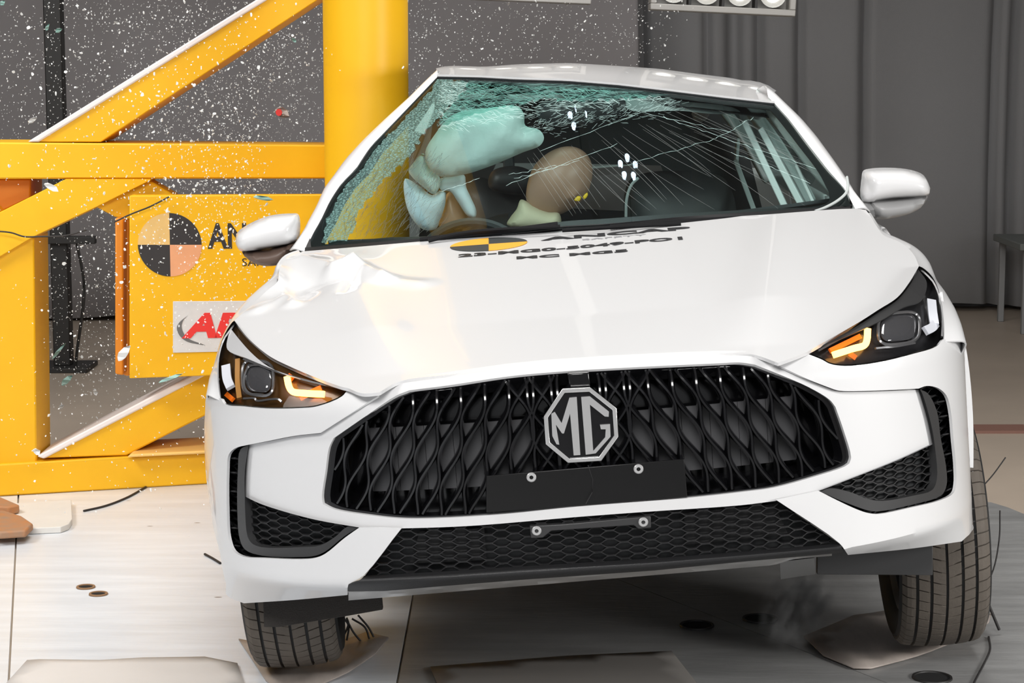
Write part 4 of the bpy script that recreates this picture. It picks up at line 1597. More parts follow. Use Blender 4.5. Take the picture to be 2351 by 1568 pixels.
def glass_lines(name, lines, half, m, parent, off=-0.006, lift=True):
    V_, F_ = [], []
    for ln in lines:
        P_ = [W3(x, y, off) for x, y in ln]
        for i, p_ in enumerate(P_):
            t_ = (P_[min(i + 1, len(P_) - 1)] - P_[max(i - 1, 0)]).normalized()
            sd = t_.cross(Vector((0, -0.44, 0.9))).normalized()
            hw = half * (0.4 if i in (0, len(P_) - 1) else 1)
            V_ += [p_ - sd * hw, p_ + sd * hw]
            if i:
                b_ = len(V_)
                F_.append((b_ - 4, b_ - 3, b_ - 1, b_ - 2))
    return obj(name, V_, F_, m, parent, False)


rnd = random.Random(5)
wl2 = [(q[0], q[1]) for q in ws_in]


def keep(ln):
    m_ = inside_mask(np.array(ln), wl2)
    out, run = [], []
    for p_, ok in zip(ln, m_):
        if ok:
            run.append(p_)
        else:
            if len(run) > 1:
                out.append(run)
            run = []
    if len(run) > 1:
        out.append(run)
    return out


# long cracks fanning from the upper middle to the lower right
lines = []
for i in range(30):
    t_ = i / 29
    x0, y0 = 1180 + 400 * t_ + rnd.uniform(-20, 20), 395 - 150 * t_ + rnd.uniform(-30, 35)
    ang = radians(58 - 36 * t_ + rnd.uniform(-4, 4))
    L_ = rnd.uniform(160, 560)
    cv = rnd.uniform(-0.10, 0.10)
    ln = []
    for q in range(9):
        r_ = L_ * q / 8
        ln.append((x0 + r_ * cos(ang + cv * q / 8), y0 + r_ * sin(ang + cv * q / 8)))
    lines += keep(ln)
for i in range(16):
    x0, y0 = rnd.uniform(1460, 1760), rnd.uniform(250, 330)
    ang = radians(rnd.uniform(18, 32))
    L_ = rnd.uniform(60, 260)
    lines += keep([(x0 + L_ * q / 6 * cos(ang), y0 + L_ * q / 6 * sin(ang)) for q in range(7)])
tag(glass_lines('long_cracks', lines, 0.00036, CRACK_DIM, windshield), kind='stuff')
# ragged bright cracks that cross them
cross = []
for a_, b_ in (((1440, 378), (1640, 318)), ((1520, 268), (1700, 330)), ((1160, 425), (1420, 330)), ((1240, 345), (1560, 225)), ((1170, 400), (1280, 380)), ((1010, 440), (1100, 410)),
               ((1300, 245), (1560, 215)), ((1480, 260), (1680, 305)), ((1640, 320), (1730, 270)), ((1180, 410), (1330, 370)), ((1700, 330), (1900, 395)), ((1680, 350), (1860, 420))):
    ln = [(a_[0] + (b_[0] - a_[0]) * q / 14 + rnd.uniform(-3, 3), a_[1] + (b_[1] - a_[1]) * q / 14 + rnd.uniform(-2.2, 2.2)) for q in range(15)]
    for i in range(0, 14, 2):
        cross += keep(ln[i:i + 3])
tag(glass_lines('ragged_cracks', cross, 0.0009, CRACK, windshield), kind='stuff')
# splintered zone along the top edge
spl, drk = [], []
for i in range(1700):
    u_ = rnd.random() ** 1.7
    x0 = 1000 + 600 * u_ + abs(rnd.gauss(0, 25))
    top = 182 + (x0 - 1000) * 0.045
    hgt = 105 * (1 - u_) ** 1.4 + 12
    y0 = top + hgt * rnd.random() ** 1.3
    ang = rnd.gauss(0.06, 0.28)
    L_ = rnd.uniform(5, 26)
    spl += keep([(x0, y0), (x0 + L_ * 0.5 * cos(ang), y0 + L_ * 0.5 * sin(ang) + rnd.uniform(-1.2, 1.2)), (x0 + L_ * cos(ang), y0 + L_ * sin(ang))])
for i in range(420):
    t_ = rnd.random()
    x0, y0 = 1210 + 340 * t_ + rnd.gauss(0, 18), 292 - 55 * t_ + rnd.gauss(0, 12)
    ang = rnd.gauss(-0.25, 0.3)
    L_ = rnd.uniform(4, 18)
    spl += keep([(x0, y0), (x0 + L_ * cos(ang), y0 + L_ * sin(ang))])
for i in range(500):                                      # fine dark-edged splinters over the crazed band and the pole
    x0, y0 = rnd.uniform(790, 1010), rnd.uniform(360, 560)
    ang = rnd.gauss(-0.9, 0.35)
    L_ = rnd.uniform(8, 36)
    drk += keep([(x0, y0), (x0 + L_ * cos(ang), y0 + L_ * sin(ang))])
tag(glass_lines('dark_splinters', drk, 0.0009, CRACK_DARK, windshield), kind='stuff')
tag(glass_lines('splinter_cracks', spl, 0.00075, CRACK, windshield), kind='stuff')

# pillars --------------------------------------------------------------
pl_out = [(664, 579), (692, 543), (710, 507), (730, 471), (745, 433), (768, 405), (790, 372), (836, 322), (890, 271), (941, 226), (980, 187), (1007, 163)]
pl_in = [(700, 580), (717, 540), (735, 510), (759, 459), (787, 418), (816, 391), (849, 340), (921, 265), (969, 214), (1003, 178)]
pr_out = [(2000, 489), (1964, 448), (1942, 409), (1915, 370), (1876, 316), (1840, 274), (1800, 236), (1770, 207), (1756, 199)]
pr_in = [(1964, 482), (1941, 436), (1902, 393), (1857, 336), (1812, 276), (1779, 239), (1765, 225)]


def pillar(pin, pout, s):
    A_ = [W3(x, y, 0.0) for x, y in pin]
    B_ = [W3(x, y, 0.03) for x, y in pout]
    B0 = resample(B_, 24)
    A0 = resample(A_, 24)
    M_ = [a_.lerp(b_, 0.55) + Vector((0, -0.018, 0.008)) for a_, b_ in zip(A0, B0)]
    C_ = [b_ + Vector((-s * 0.012, 0.10, -0.01)) for b_ in B0]
    D_ = [a_ + Vector((-s * 0.03, 0.10, -0.02)) for a_ in A0]
    loft('windshield_pillar', [A0, M_, B0, C_], WHITE, car, 30, 4, 0.004, 60, flip=(s > 0))
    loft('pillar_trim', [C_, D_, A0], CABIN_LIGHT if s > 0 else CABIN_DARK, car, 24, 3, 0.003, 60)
    return B0, C_


PBl, PCl = pillar(pl_in, pl_out, -1)
PBr, PCr = pillar(pr_in, pr_out, 1)
for s, pcs in ((1, (1985, 478)), (-1, (697, 577))):
    pass
prism('pillar_foot_trim', [W3(x, y, -0.012) for x, y in ((700, 576), (706, 541), (712, 541), (716, 576))], (0, 0.008, 0), GREY_PLASTIC, car, 0)

# roof -------------------------------------------------------------------
r0 = [W3(x, y, 0.0) for x, y in ((1003, 178), (1100, 180), (1190, 185), (1300, 188), (1420, 198), (1540, 212), (1660, 227), (1777, 240))]
pk = [car_at(x, y, 2.75) for x, y in ((1004, 166), (1030, 158), (1115, 161), (1190, 154), (1310, 151), (1390, 156), (1510, 164), (1600, 176), (1675, 185), (1714, 193), (1732, 191), (1756, 199), (1775, 214))]
r0 = resample(r0, 30)
pk = resample(pk, 30)
midr = [a_.lerp(b_, 0.45) + Vector((0, 0, 0.012)) for a_, b_ in zip(r0, pk)]
rr = [Vector((0.04 + (p_.x - 0.04) * 0.97, 3.35, p_.z - 0.03)) for p_ in pk]
rb = [Vector((0.04 + (p_.x - 0.04) * 0.92, 3.72, p_.z - 0.13)) for p_ in pk]
roof = loft('roof', [r0, midr, pk, rr, rb], WHITE, car, 40, 6, 0.01, 50)
loft('header_lip', [[p_ + Vector((0, -0.004, 0.002)) for p_ in r0], [p_ + Vector((0, 0.004, -0.014)) for p_ in r0]], CABIN_DARK, car, 30, 1, 0.004)
loft('headliner', [[p_ + Vector((0, 0.05, -0.045)) for p_ in r0], [p_ + Vector((0, 0, -0.05)) for p_ in pk], [p_ + Vector((0, 0, -0.05)) for p_ in rr]], CABIN_DARK, car, 24, 3, 0.004)
# roof target
rc = None
for i in range(60):
    y_ = 2.1 + i * 0.012
    q = car_at(1303, 161, y_)
    rc = q if rc is None else rc
i0 = 11
def roof_pt(u, v):
    """u across (0..1), v from front edge (0) to peak (1)"""
    k_ = u * 29
    a_, b_ = int(k_), min(int(k_) + 1, 29)
    f_ = k_ - a_
    P0, P1, P2 = r0[a_].lerp(r0[b_], f_), midr[a_].lerp(midr[b_], f_), pk[a_].lerp(pk[b_], f_)
    if v < 0.45:
        return P0.lerp(P1, v / 0.45)
    return P1.lerp(P2, (v - 0.45) / 0.55)


sector_disc('roof_target', None, None, None, 1.0, [STICK_ORANGE, STICK_BLACK, STICK_ORANGE, STICK_BLACK], roof, (0, 0, -0.001),
            fn=lambda p: roof_pt(0.392 + 0.047 * p.x, 0.74 + 0.13 * p.y) + Vector((0, -0.002, 0.006)))

# --- body sides: fender skirt, doors, quarter panel -------------------------
POLE_C = CI @ Vector((PX, PY, 0.9))
AX_F, AX_R, AX_Z, R_ARCH = 0.84, 3.52, 0.34, 0.385


def side_x(s, y, z):
    hw = 0.945
    if y < 0.75:
        hw -= 0.05 * ((0.75 - y) / 0.35) ** 2
    if y > 3.6:
        hw -= 0.10 * ((y - 3.6) / 0.95) ** 2
    hw -= 0.05 * max(0, (0.60 - z) / 0.2) ** 2 + 0.20 * max(0, z - 0.93) ** 1.4 - 0.010 * sin((z - 0.5) * 9)
    x = s * hw + 0.02
    if s < 0:                                             # driven in by the pole
        lim = POLE_C.x + PR + 0.02
        d = max(0.0, lim - x)
        q = max(0.0, abs(y - POLE_C.y) - 0.10) / 0.30
        x += d * exp(-q * q) * (1 if z > 0.5 else 0.85)
        x += 0.03 * exp(-((y - 1.35) / 0.12) ** 2) * sin(z * 14)
    return x


def sill(y):
    z = 0.40
    for ax in (AX_F, AX_R):
        if abs(y - ax) < R_ARCH:
            z = max(z, AX_Z + sqrt(R_ARCH ** 2 - (y - ax) ** 2))
    return z


def belt(y):
    return 1.06 + 0.02 * (y - 1.4) if y < 3.6 else 1.104 - 0.03 * (y - 3.6)


def side_panel(name, s, y0, y1, ztop, m=WHITE, parent=car, g_=0.003):
    ny, nz = max(4, int((y1 - y0) / 0.05)), 12
    V_, F_ = [], []
    for i in range(ny + 1):
        y = y0 + g_ + (y1 - y0 - 2 * g_) * i / ny
        zl, zh = sill(y), ztop(y) - (0.16 if s < 0 and 'door' in name else 0)
        for j in range(nz + 1):
            z = zl + (zh - zl) * j / nz
            V_.append((side_x(s, y, z), y, z))
    for i in range(ny):
        for j in range(nz):
            f_ = (i * (nz + 1) + j, i * (nz + 1) + j + 1, (i + 1) * (nz + 1) + j + 1, (i + 1) * (nz + 1) + j)
            F_.append(f_ if s < 0 else tuple(reversed(f_)))
    o_ = obj(name, V_, F_, m, parent, True, 40)
    md_ = o_.modifiers.new('thickness', 'SOLIDIFY')
    md_.thickness = 0.01
    md_.offset = -1
    return o_


for s in (1, -1):
    side_panel('fender_skirt', s, 0.47, 1.36, lambda y: (0.97 if s > 0 else 0.90) if y < 0.95 else (0.97 if s > 0 else 0.90) + (0.09 if s > 0 else 0.0) * (y - 0.95) / 0.41)
    d1 = side_panel('front_door', s, 1.36, 2.46, belt)
    d2 = side_panel('rear_door', s, 2.46, 3.42, belt)
    side_panel('quarter_panel', s, 3.42, 4.50, belt)
    for dr, yy in ((d1, 2.32), (d2, 3.28)):
        zz = 0.93
        xx = side_x(s, yy, zz) + s * 0.018
        v, f = box_geo((xx - 0.012, yy - 0.10, zz - 0.014), (xx + 0.012, yy + 0.10, zz + 0.014))
        bevel(obj('door_handle', v, f, WHITE, dr), 0.005)
# sill beams, floor pan, firewall and boot keep the shell closed
for s in (1, -1):
    tube('sill_beam', [(side_x(s, y, 0.45) - s * 0.06, y, 0.42) for y in np.linspace(1.25, 3.1, 20)], 0.05, WHITE_IN, car, 8)
v, f = box_geo((-0.50, 1.25, 0.37), (0.84, 4.3, 0.41))
bevel(obj('floor_pan', v, f, CABIN_DARK, car), 0.01)
v, f = box_geo((-0.52, 0.16, 0.42), (0.52, 1.22, 0.455))
bevel(obj('engine_undertray', v, f, CABIN_DARK, car), 0.01)
v, f = box_geo((-0.50, 0.24, 0.46), (0.50, 0.30, 0.80))
bevel(obj('radiator', v, f, CABIN_DARK, car), 0.01)
v, f = box_geo((-0.55, 1.10, 0.45), (0.80, 1.14, 1.02))
bevel(obj('firewall', v, f, CABIN_DARK, car), 0.01)
tl_ = [Vector((x, 4.50 + 0.12 * (1 - (x / 0.85) ** 2), z)) for x in (0,) for z in (0,)]
rows = []
for z, dy in ((1.09, 0.02), (0.95, 0.10), (0.75, 0.12), (0.55, 0.10), (0.42, 0.03)):
    rows.append([Vector((x + 0.02, 4.50 + dy - 0.16 * abs(x / 0.85) ** 3, z)) for x in np.linspace(-0.86, 0.86, 13)])
loft('rear_bumper', rows, WHITE, car, 20, 3, 0.008, 40)
loft('boot_lid', [[Vector((x, 4.50 + 0.02 - 0.16 * abs(x / 0.82) ** 3, 1.095)) for x in np.linspace(-0.82, 0.82, 9)],
                  [Vector((x, 4.3, 1.13)) for x in np.linspace(-0.72, 0.76, 9)], [Vector((x, 4.12, 1.15)) for x in np.linspace(-0.62, 0.68, 9)]], WHITE, car, 20, 3, 0.008)

# greenhouse: rails, pillars, side and rear glass
rail_top = [None, Vector((0.66, 2.6, 1.44)), Vector((0.67, 3.0, 1.445)), Vector((0.65, 3.4, 1.42)), Vector((0.62, 3.72, 1.32))]
tube('roof_rail', smooth_path([PBr[-2] + Vector((-0.03, 0.12, -0.06))] + rail_top[1:], 6), 0.035, WHITE, car, 8)


def bar(name, a_, b_, w_, d_, m, parent=car):
    """flat pillar from a to b, w wide along y, d thick"""
    P_ = [Vector(a_).lerp(Vector(b_), i / 6) + Vector((0.018 * sin(pi * i / 6), 0, 0)) for i in range(7)]
    v_, f_ = sweep_geo(P_, [(-d_, -w_), (d_, -w_), (d_, w_), (-d_, w_)], Vector((0, 1, 0)))
    return bevel(obj(name, v_, f_, m, parent, True, 30, recalc=True), 0.006)


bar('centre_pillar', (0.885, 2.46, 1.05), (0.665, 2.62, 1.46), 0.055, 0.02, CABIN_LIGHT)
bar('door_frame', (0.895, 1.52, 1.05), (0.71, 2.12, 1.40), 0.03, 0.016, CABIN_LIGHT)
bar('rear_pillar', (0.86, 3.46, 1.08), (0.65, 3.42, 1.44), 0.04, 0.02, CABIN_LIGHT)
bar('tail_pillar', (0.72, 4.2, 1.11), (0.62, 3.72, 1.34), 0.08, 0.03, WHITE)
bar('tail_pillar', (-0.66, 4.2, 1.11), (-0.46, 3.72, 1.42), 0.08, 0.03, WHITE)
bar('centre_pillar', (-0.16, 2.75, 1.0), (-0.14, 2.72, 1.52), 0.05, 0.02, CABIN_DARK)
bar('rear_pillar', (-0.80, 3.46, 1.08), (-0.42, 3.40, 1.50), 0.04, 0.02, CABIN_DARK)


def quad_sheet(name, a_, b_, c_, d_, m, parent=car, n_=6, thick=0.0):
    rows_ = [[Vector(a_).lerp(Vector(b_), i / n_) for i in range(n_ + 1)], [Vector(d_).lerp(Vector(c_), i / n_) for i in range(n_ + 1)]]
    return loft(name, rows_, m, parent, n_ + 1, 3, thick)


quad_sheet('side_window', (0.905, 1.55, 1.05), (0.885, 2.42, 1.055), (0.68, 2.58, 1.455), (0.72, 2.16, 1.40), SIDE_GLASS)
quad_sheet('side_window', (0.885, 2.50, 1.055), (0.86, 3.40, 1.08), (0.665, 3.38, 1.435), (0.675, 2.66, 1.455), SIDE_GLASS)
quad_sheet('rear_window', (-0.62, 4.12, 1.145), (0.68, 4.12, 1.145), (0.58, 3.74, 1.40), (-0.42, 3.74, 1.42), SIDE_GLASS)
# inner waistline trims seen as pale slanted stripes through the right of the windshield
for a_, b_, w_ in (((1711, 282, 2.00), (1806, 482, 1.62), 0.020), ((1750, 300, 1.95), (1846, 480, 1.52), 0.020), ((1831, 385, 1.75), (1872, 474, 1.48), 0.010), ((1690, 372, 2.55), (1732, 484, 2.3), 0.016),
                   ((1694, 320, 2.60), (1690, 374, 2.55), 0.012)):
    P0, P1 = car_at(*a_), car_at(*b_)
    v, f = sweep_geo([P0.lerp(P1, i / 5) for i in range(6)], [(-w_ * 0.5, -0.012), (w_ * 0.5, -0.012), (w_ * 0.5, 0.012), (-w_ * 0.5, 0.012)], Vector((0, 1, 0.3)))
    bevel(obj('door_seal_trim', v, f, CABIN_LIGHT, car, True, 30, recalc=True), 0.003)
rwp = outline([(1085, 500), (1140, 374)], [(1140, 374), (1330, 376), (1518, 380)], [(1518, 380), (1560, 505)], [(1560, 505), (1085, 500)], n=2)
rear_y = 3.62
full = [car_at(x, y, rear_y) for x, y in ((960, 560), (1000, 225), (1690, 235), (1760, 520))]
hole = [car_at(x, y, rear_y) for x, y in rwp]
ff_ = lambda x, z: rear_y
panel('rear_window_surround', [dense(full, 0.1), hole], 'xz', ff_, CABIN_DARK, car, 0.1, 0.02)

# cabin ------------------------------------------------------------------
dash = []
for y_, dz in ((0, 0), (0.10, -0.02), (0.34, -0.035), (0.46, -0.07), (0.50, -0.2)):
    row = []
    for x in np.linspace(-0.66, 0.80, 15):
        yb = y_base(x) + 0.03
        zb = 0.918 + 0.235 * (yb - 0.05) - 0.03 * (yb - 0.05) ** 2 - 0.035 * x * x
        row.append(Vector((max(x, -0.36) if y_ > 0.4 else x, yb + y_, zb - 0.012 + dz)))
    dash.append(row)
loft('dashboard', dash, CABIN_DARK, car, 30, 4, 0.01)
# cowl grille between hood and glass
loft('cowl_trim', [[H3(x, y + 2) + Vector((0, 0.005, -0.015)) for x, y in ws_px[:38]], [W3(x, y - 6, -0.006) for x, y in ws_px[:38]]], BLACK_DEEP, car, 40, 2, 0.004)


def wiper(arm, blade):
    h = holder('wiper', car)
    P_ = [W3(x, y, -0.045) for x, y in arm]
    tube('wiper_arm', smooth_path(P_, 5), 0.006, BLACK_DEEP, h, 6)
    Q_ = [W3(x, y, -0.022) for x, y in blade]
    tube('wiper_blade', smooth_path(Q_, 5), 0.005, BLACK_DEEP, h, 6, 0.008)


wiper([(985, 550), (1050, 534), (1150, 524), (1285, 517)], [(965, 549), (1080, 536), (1180, 526), (1280, 513)])
wiper([(1290, 526), (1420, 518), (1560, 511)], [(1400, 520), (1560, 508), (1720, 498)])
# steering wheel
swc = car_at(1085, 640, 1.72)
tilt = Matrix.Rotation(radians(-24), 3, 'X')
pth = [swc + tilt @ Vector((0.185 * cos(2 * pi * i / 48), 0, 0.185 * sin(2 * pi * i / 48))) for i in range(48)]
sw = tube('steering_wheel', pth, 0.014, CABIN_DARK, car, 8, closed=True, up=tilt @ Vector((0, 1, 0)))
pillow('wheel_hub', [swc + Vector((0.075 * cos(2 * pi * i / 20), 0, 0.055 * sin(2 * pi * i / 20))) for i in range(20)], 0.04, GREY_PLASTIC, sw)
for a_ in (0, pi, -pi / 2):
    tube('wheel_spoke', [swc + tilt @ Vector((0.05 * cos(a_), 0, 0.05 * sin(a_))), swc + tilt @ Vector((0.18 * cos(a_), 0, 0.18 * sin(a_)))], 0.014, GREY_PLASTIC, sw, 6)
tube('steering_column', [swc + Vector((0, 0.0, 0)), swc + Vector((0, -0.35, -0.14))], 0.03, CABIN_DARK, sw, 8)


def px_pillow(name, pxs, y, thick, m, parent=car, n=4, wrinkle=0.0, back=1.0, lean=0.0):
    base = [car_at(q[0], q[1], y) for q in smooth_path([Vector(p) for p in pxs], n, True)]
    zc_ = min(b_.z for b_ in base)
    for b_ in base:
        b_.y += lean * (b_.z - zc_)
    return pillow(name, base, thick, m, parent, None, None, back, wrinkle)


# seats
ps = holder('passenger_seat', car)
px_pillow('seat_back', [(1436, 500), (1438, 452), (1452, 418), (1490, 402), (1560, 397), (1620, 399), (1668, 412), (1690, 445), (1702, 520), (1712, 640), (1690, 760), (1460, 770), (1430, 640)], 2.35, 0.085, SEAT, ps, lean=0.25)
px_pillow('seat_cushion', [(1440, 700), (1560, 690), (1690, 700), (1700, 780), (1440, 785)], 2.05, 0.25, SEAT, ps, back=0.8)
tube('piping_highlight', smooth_path([car_at(x, y, 2.26) for x, y in ((1437, 498), (1439, 455), (1450, 424), (1466, 408))], 5), 0.005, CABIN_LIGHT, ps, 6)  # highlight along the seat's edge piping, put in as a pale tube
for x in (1500, 1610):
    tube('headrest_post', [car_at(x, 470, 2.45), car_at(x, 400, 2.50)], 0.007, CHROME, ps, 6)
ds = holder('driver_seat', car)
px_pillow('seat_back', [(1062, 520), (1066, 430), (1090, 410), (1130, 418), (1200, 440), (1240, 470), (1260, 560), (1260, 700), (1060, 700)], 2.62, 0.08, SEAT, ds, lean=0.2)
px_pillow('headrest', [(1122, 430), (1128, 395), (1160, 382), (1200, 384), (1224, 400), (1222, 440), (1180, 448)], 2.62, 0.05, SEAT, ds)
rs = holder('rear_seat', car)
px_pillow('seat_back', [(1020, 700), (1060, 520), (1100, 490), (1520, 496), (1590, 530), (1620, 700)], 3.35, 0.1, SEAT, rs)
# rear-view mirror, visors
px_pillow('rear_view_mirror', [(1232, 244), (1300, 226), (1425, 216), (1436, 250), (1380, 276), (1325, 288), (1245, 282)], 1.96, 0.02, CABIN_DARK, car)
px_pillow('sun_visor', [(1432, 217), (1560, 232), (1680, 246), (1700, 258), (1650, 262), (1560, 254), (1440, 250)], 2.02, 0.012, CABIN_LIGHT, car)
px_pillow('sensor_cover', [(1714, 243), (1745, 246), (1762, 258), (1730, 259), (1722, 256)], 1.98, 0.008, CABIN_LIGHT, car)

# airbags
px_pillow('curtain_airbag', [(1042, 262), (1120, 248), (1188, 244), (1203, 262), (1206, 288), (1238, 298), (1249, 316), (1240, 334), (1200, 350), (1130, 380), (1060, 402), (1010, 405), (984, 384), (976, 350), (996, 312)], 1.98, 0.07, BAG, car, wrinkle=0.03)
px_pillow('curtain_airbag', [(972, 352), (985, 386), (1010, 408), (1008, 432), (996, 446), (970, 428), (944, 404), (938, 392), (950, 372)], 2.06, 0.04, BAG, car, wrinkle=0.03)
px_pillow('side_airbag', [(930, 410), (960, 425), (992, 448), (1006, 440), (1022, 438), (1022, 470), (1010, 505), (1000, 526), (972, 527), (945, 500), (930, 460)], 2.12, 0.06, BAG_BLUE, car, wrinkle=0.03)
px_pillow('side_airbag', [(1008, 412), (1040, 404), (1066, 402), (1070, 428), (1082, 455), (1094, 485), (1091, 500), (1074, 496), (1050, 462), (1034, 440), (1012, 436)], 2.10, 0.03, BAG_BLUE, car, wrinkle=0.02)

# door mirrors -------------------------------------------------------------
def mirror(cap, base, stalk, y, m_base):
    h = holder('door_mirror', car)
    px_pillow('mirror_cap', cap, y, 0.085, WHITE, h, 4, back=0.5)
    px_pillow('mirror_base', base, y + 0.01, 0.065, m_base, h, 4, back=0.5)
    tube('mirror_stalk', [car_at(*p) for p in stalk], 0.028, m_base, h, 8)


mirror([(1980, 462), (1978, 408), (1982, 392), (1998, 387), (2045, 385), (2091, 390), (2119, 401), (2131, 419), (2134, 440), (2130, 449), (2045, 457)],
       [(1986, 462), (2045, 456), (2128, 449), (2128, 458), (2108, 481), (2067, 497), (2017, 503), (2004, 498), (1994, 478)],
       [(2010, 480, 1.45), (1985, 483, 1.46), (1955, 486, 1.50)], 1.45, mat('grey_mirror_base', (0.30, 0.30, 0.30), 0.35))
mirror([(685, 492), (670, 490), (620, 495), (576, 512), (545, 534), (541, 556), (548, 573), (556, 577), (620, 570), (684, 552), (689, 530)],
       [(556, 577), (620, 569), (684, 552), (690, 556), (668, 582), (650, 604), (612, 611), (580, 603), (562, 588)],
       [(650, 585, 1.45), (672, 582, 1.47), (690, 584, 1.5)], 1.42, mat('brown_mirror_base', (0.13, 0.085, 0.065), 0.45))
# loose antenna cord on the right pillar
tube('loose_cord', smooth_path([W3(x, y, -0.03) for x, y in ((1868, 483), (1890, 475), (1918, 460), (1938, 442), (1943, 424), (1941, 405))], 5), 0.004, CABIN_LIGHT, car, 6)

# air deflectors hanging below the bumper corners
prism('air_deflector', [car_at(x, y, 0.42) for x, y in ((604, 1372), (830, 1362), (876, 1370), (879, 1400), (800, 1414), (640, 1440), (606, 1440))], (0, 0.02, 0), mat('fibre_felt', (0.035, 0.031, 0.028), 0.95, bump=0.5, bump_scale=250), car, 0.002)
prism('air_deflector', [car_at(x, y, 0.42) for x, y in ((1876, 1262), (2142, 1246), (2142, 1321), (1876, 1319))], (0, 0.02, 0), GREY_PLASTIC, car, 0.002)
prism('tow_flap', [F3(x, y, 0.10) for x, y in ((1790, 1290), (1870, 1281), (1872, 1318), (1792, 1330))], (0, 0.01, 0), STEEL_GREY, car, 0.001)

# wheels --------------------------------------------------------------------
RT, WT = 0.330, 0.225
ribs = [(-0.1125, -0.080), (-0.072, -0.044), (-0.036, -0.0035), (0.0035, 0.036), (0.044, 0.072), (0.080, 0.1125)]


def crown_r(x):
    return RT - 0.9 * x * x - 0.012 * max(0, (abs(x) - 0.095) / 0.0175) ** 2


def make_tyre(parent):
    prof = [(-0.085, 0.225), (-0.105, 0.245), (-0.116, 0.27), (-0.119, 0.292), (-0.1135, RT - 0.032)]
    carc = prof + [(x, crown_r(x) - 0.008) for x in np.linspace(-0.110, 0.110, 13)] + [(-a_, b_) for a_, b_ in reversed(prof)]
    n_ = 96
    V_, F_ = [], []
    for i in range(n_):
        a_ = 2 * pi * i / n_
        for x, r_ in carc:
            V_.append((x, r_ * cos(a_), r_ * sin(a_)))
    k_ = len(carc)
    for i in range(n_):
        j = (i + 1) % n_
        for q in range(k_ - 1):
            F_.append((i * k_ + q, i * k_ + q + 1, j * k_ + q + 1, j * k_ + q))
    tyre = obj('tyre', V_, F_, RUBBER_DARK, parent, True, 50, recalc=True)
    for ri, (x0, x1) in enumerate(ribs):
        npitch = 62
        V_, F_ = [], []
        xs_ = np.linspace(x0, x1, 4)
        ang = []
        for p_ in range(npitch):
            b_ = 2 * pi * (p_ + 0.35 * ri) / npitch
            st = 2 * pi / npitch
            ang += [(b_, 1), (b_ + 0.45 * st, 1), (b_ + 0.88 * st, 1), (b_ + 0.90 * st, 0), (b_ + 0.98 * st, 0)]
        skew = (0.55 if ri in (0, 5) else 0.9) * (1 if x0 < 0 else -1)
        for a_, hi in ang:
            for x in xs_:
                full_ = 0.6 if ri not in (0, 5) else 1.0
                cut = 0 if hi else (0.0065 if (abs(x) > 0.02 or ri in (0, 5)) else 0.0015)
                r_ = crown_r(x) - cut
                aa = a_ + skew * (x - (x0 + x1) / 2)
                V_.append((x, r_ * cos(aa), r_ * sin(aa)))
            for x in (x1, x0):
                aa = a_ + skew * (x - (x0 + x1) / 2)
                r_ = crown_r(x) - 0.0085
                V_.append((x, r_ * cos(aa), r_ * sin(aa)))
        k_ = len(xs_) + 2
        n_ = len(ang)
        for i in range(n_):
            j = (i + 1) % n_
            for q in range(k_):
                F_.append((i * k_ + q, i * k_ + (q + 1) % k_, j * k_ + (q + 1) % k_, j * k_ + q))
        obj('tread_rib', V_, F_, RUBBER, parent, False, recalc=True)
    return tyre


def make_wheel(loc, yaw):
    h = holder('wheel', car)
    h.matrix_local = Matrix.Translation(loc) @ Matrix.Rotation(yaw, 4, 'Z')
    make_tyre(h)
    n_ = 48
    V_, F_ = [], []
    prof = [(-0.095, 0.232), (-0.08, 0.215), (0.08, 0.215), (0.095, 0.232)]
    for i in range(n_):
        a_ = 2 * pi * i / n_
        V_ += [(x, r_ * cos(a_), r_ * sin(a_)) for x, r_ in prof]
    for i in range(n_):
        j = (i + 1) % n_
        for q in range(3):
            F_.append((i * 4 + q, i * 4 + q + 1, j * 4 + q + 1, j * 4 + q))
    obj('rim', V_, F_, ALLOY, h, recalc=True)
    V_, F_ = [], []
    for s in (-1, 1):
        V_ += [(s * 0.03, 0, 0)] + [(s * 0.03, 0.2165 * cos(2 * pi * i / n_), 0.2165 * sin(2 * pi * i / n_)) for i in range(n_)]
    for i in range(n_):
        j = (i + 1) % n_
        F_ += [(0, 1 + j, 1 + i), (n_ + 1, n_ + 2 + i, n_ + 2 + j)]
    obj('brake_disc', V_, F_, CABIN_DARK, h, False)
    for q in range(5):
        a_ = 2 * pi * q / 5
        tube('rim_spoke', [(0.07 * (1 if loc[0] > 0 else -1), 0.03 * cos(a_), 0.03 * sin(a_)), (0.075 * (1 if loc[0] > 0 else -1), 0.215 * cos(a_), 0.215 * sin(a_))], 0.026, ALLOY, h, 6, 0.014)
    return h


def wheel_at(px_l, px_r, Y, zc_, yaw):
    pm = at((px_l + px_r) / 2, 1420, Y)
    c = CI @ Vector((pm.x, Y, zc_))
    return make_wheel(c, yaw)


wheel_at(566, 772, 5.43, RT + 0.014, radians(3))
wheel_at(2012, 2238, 5.56, RT + 0.035, radians(-3))
make_wheel(Vector((0.80, AX_R, 0.33)), 0)
make_wheel(Vector((-0.74, AX_R, 0.40)), 0)
for s in (1, -1):                                    # arch liners
    loft('arch_liner', [[Vector((s * (0.60 + 0.3 * t_) + 0.02, AX_F + (R_ARCH - 0.004) * cos(a_), AX_Z + (R_ARCH - 0.004) * sin(a_))) for a_ in np.linspace(0.1, pi - 0.1, 20)] for t_ in (0, 0.5, 1.0)],
         CABIN_DARK, car, 20, 1, 0.003)

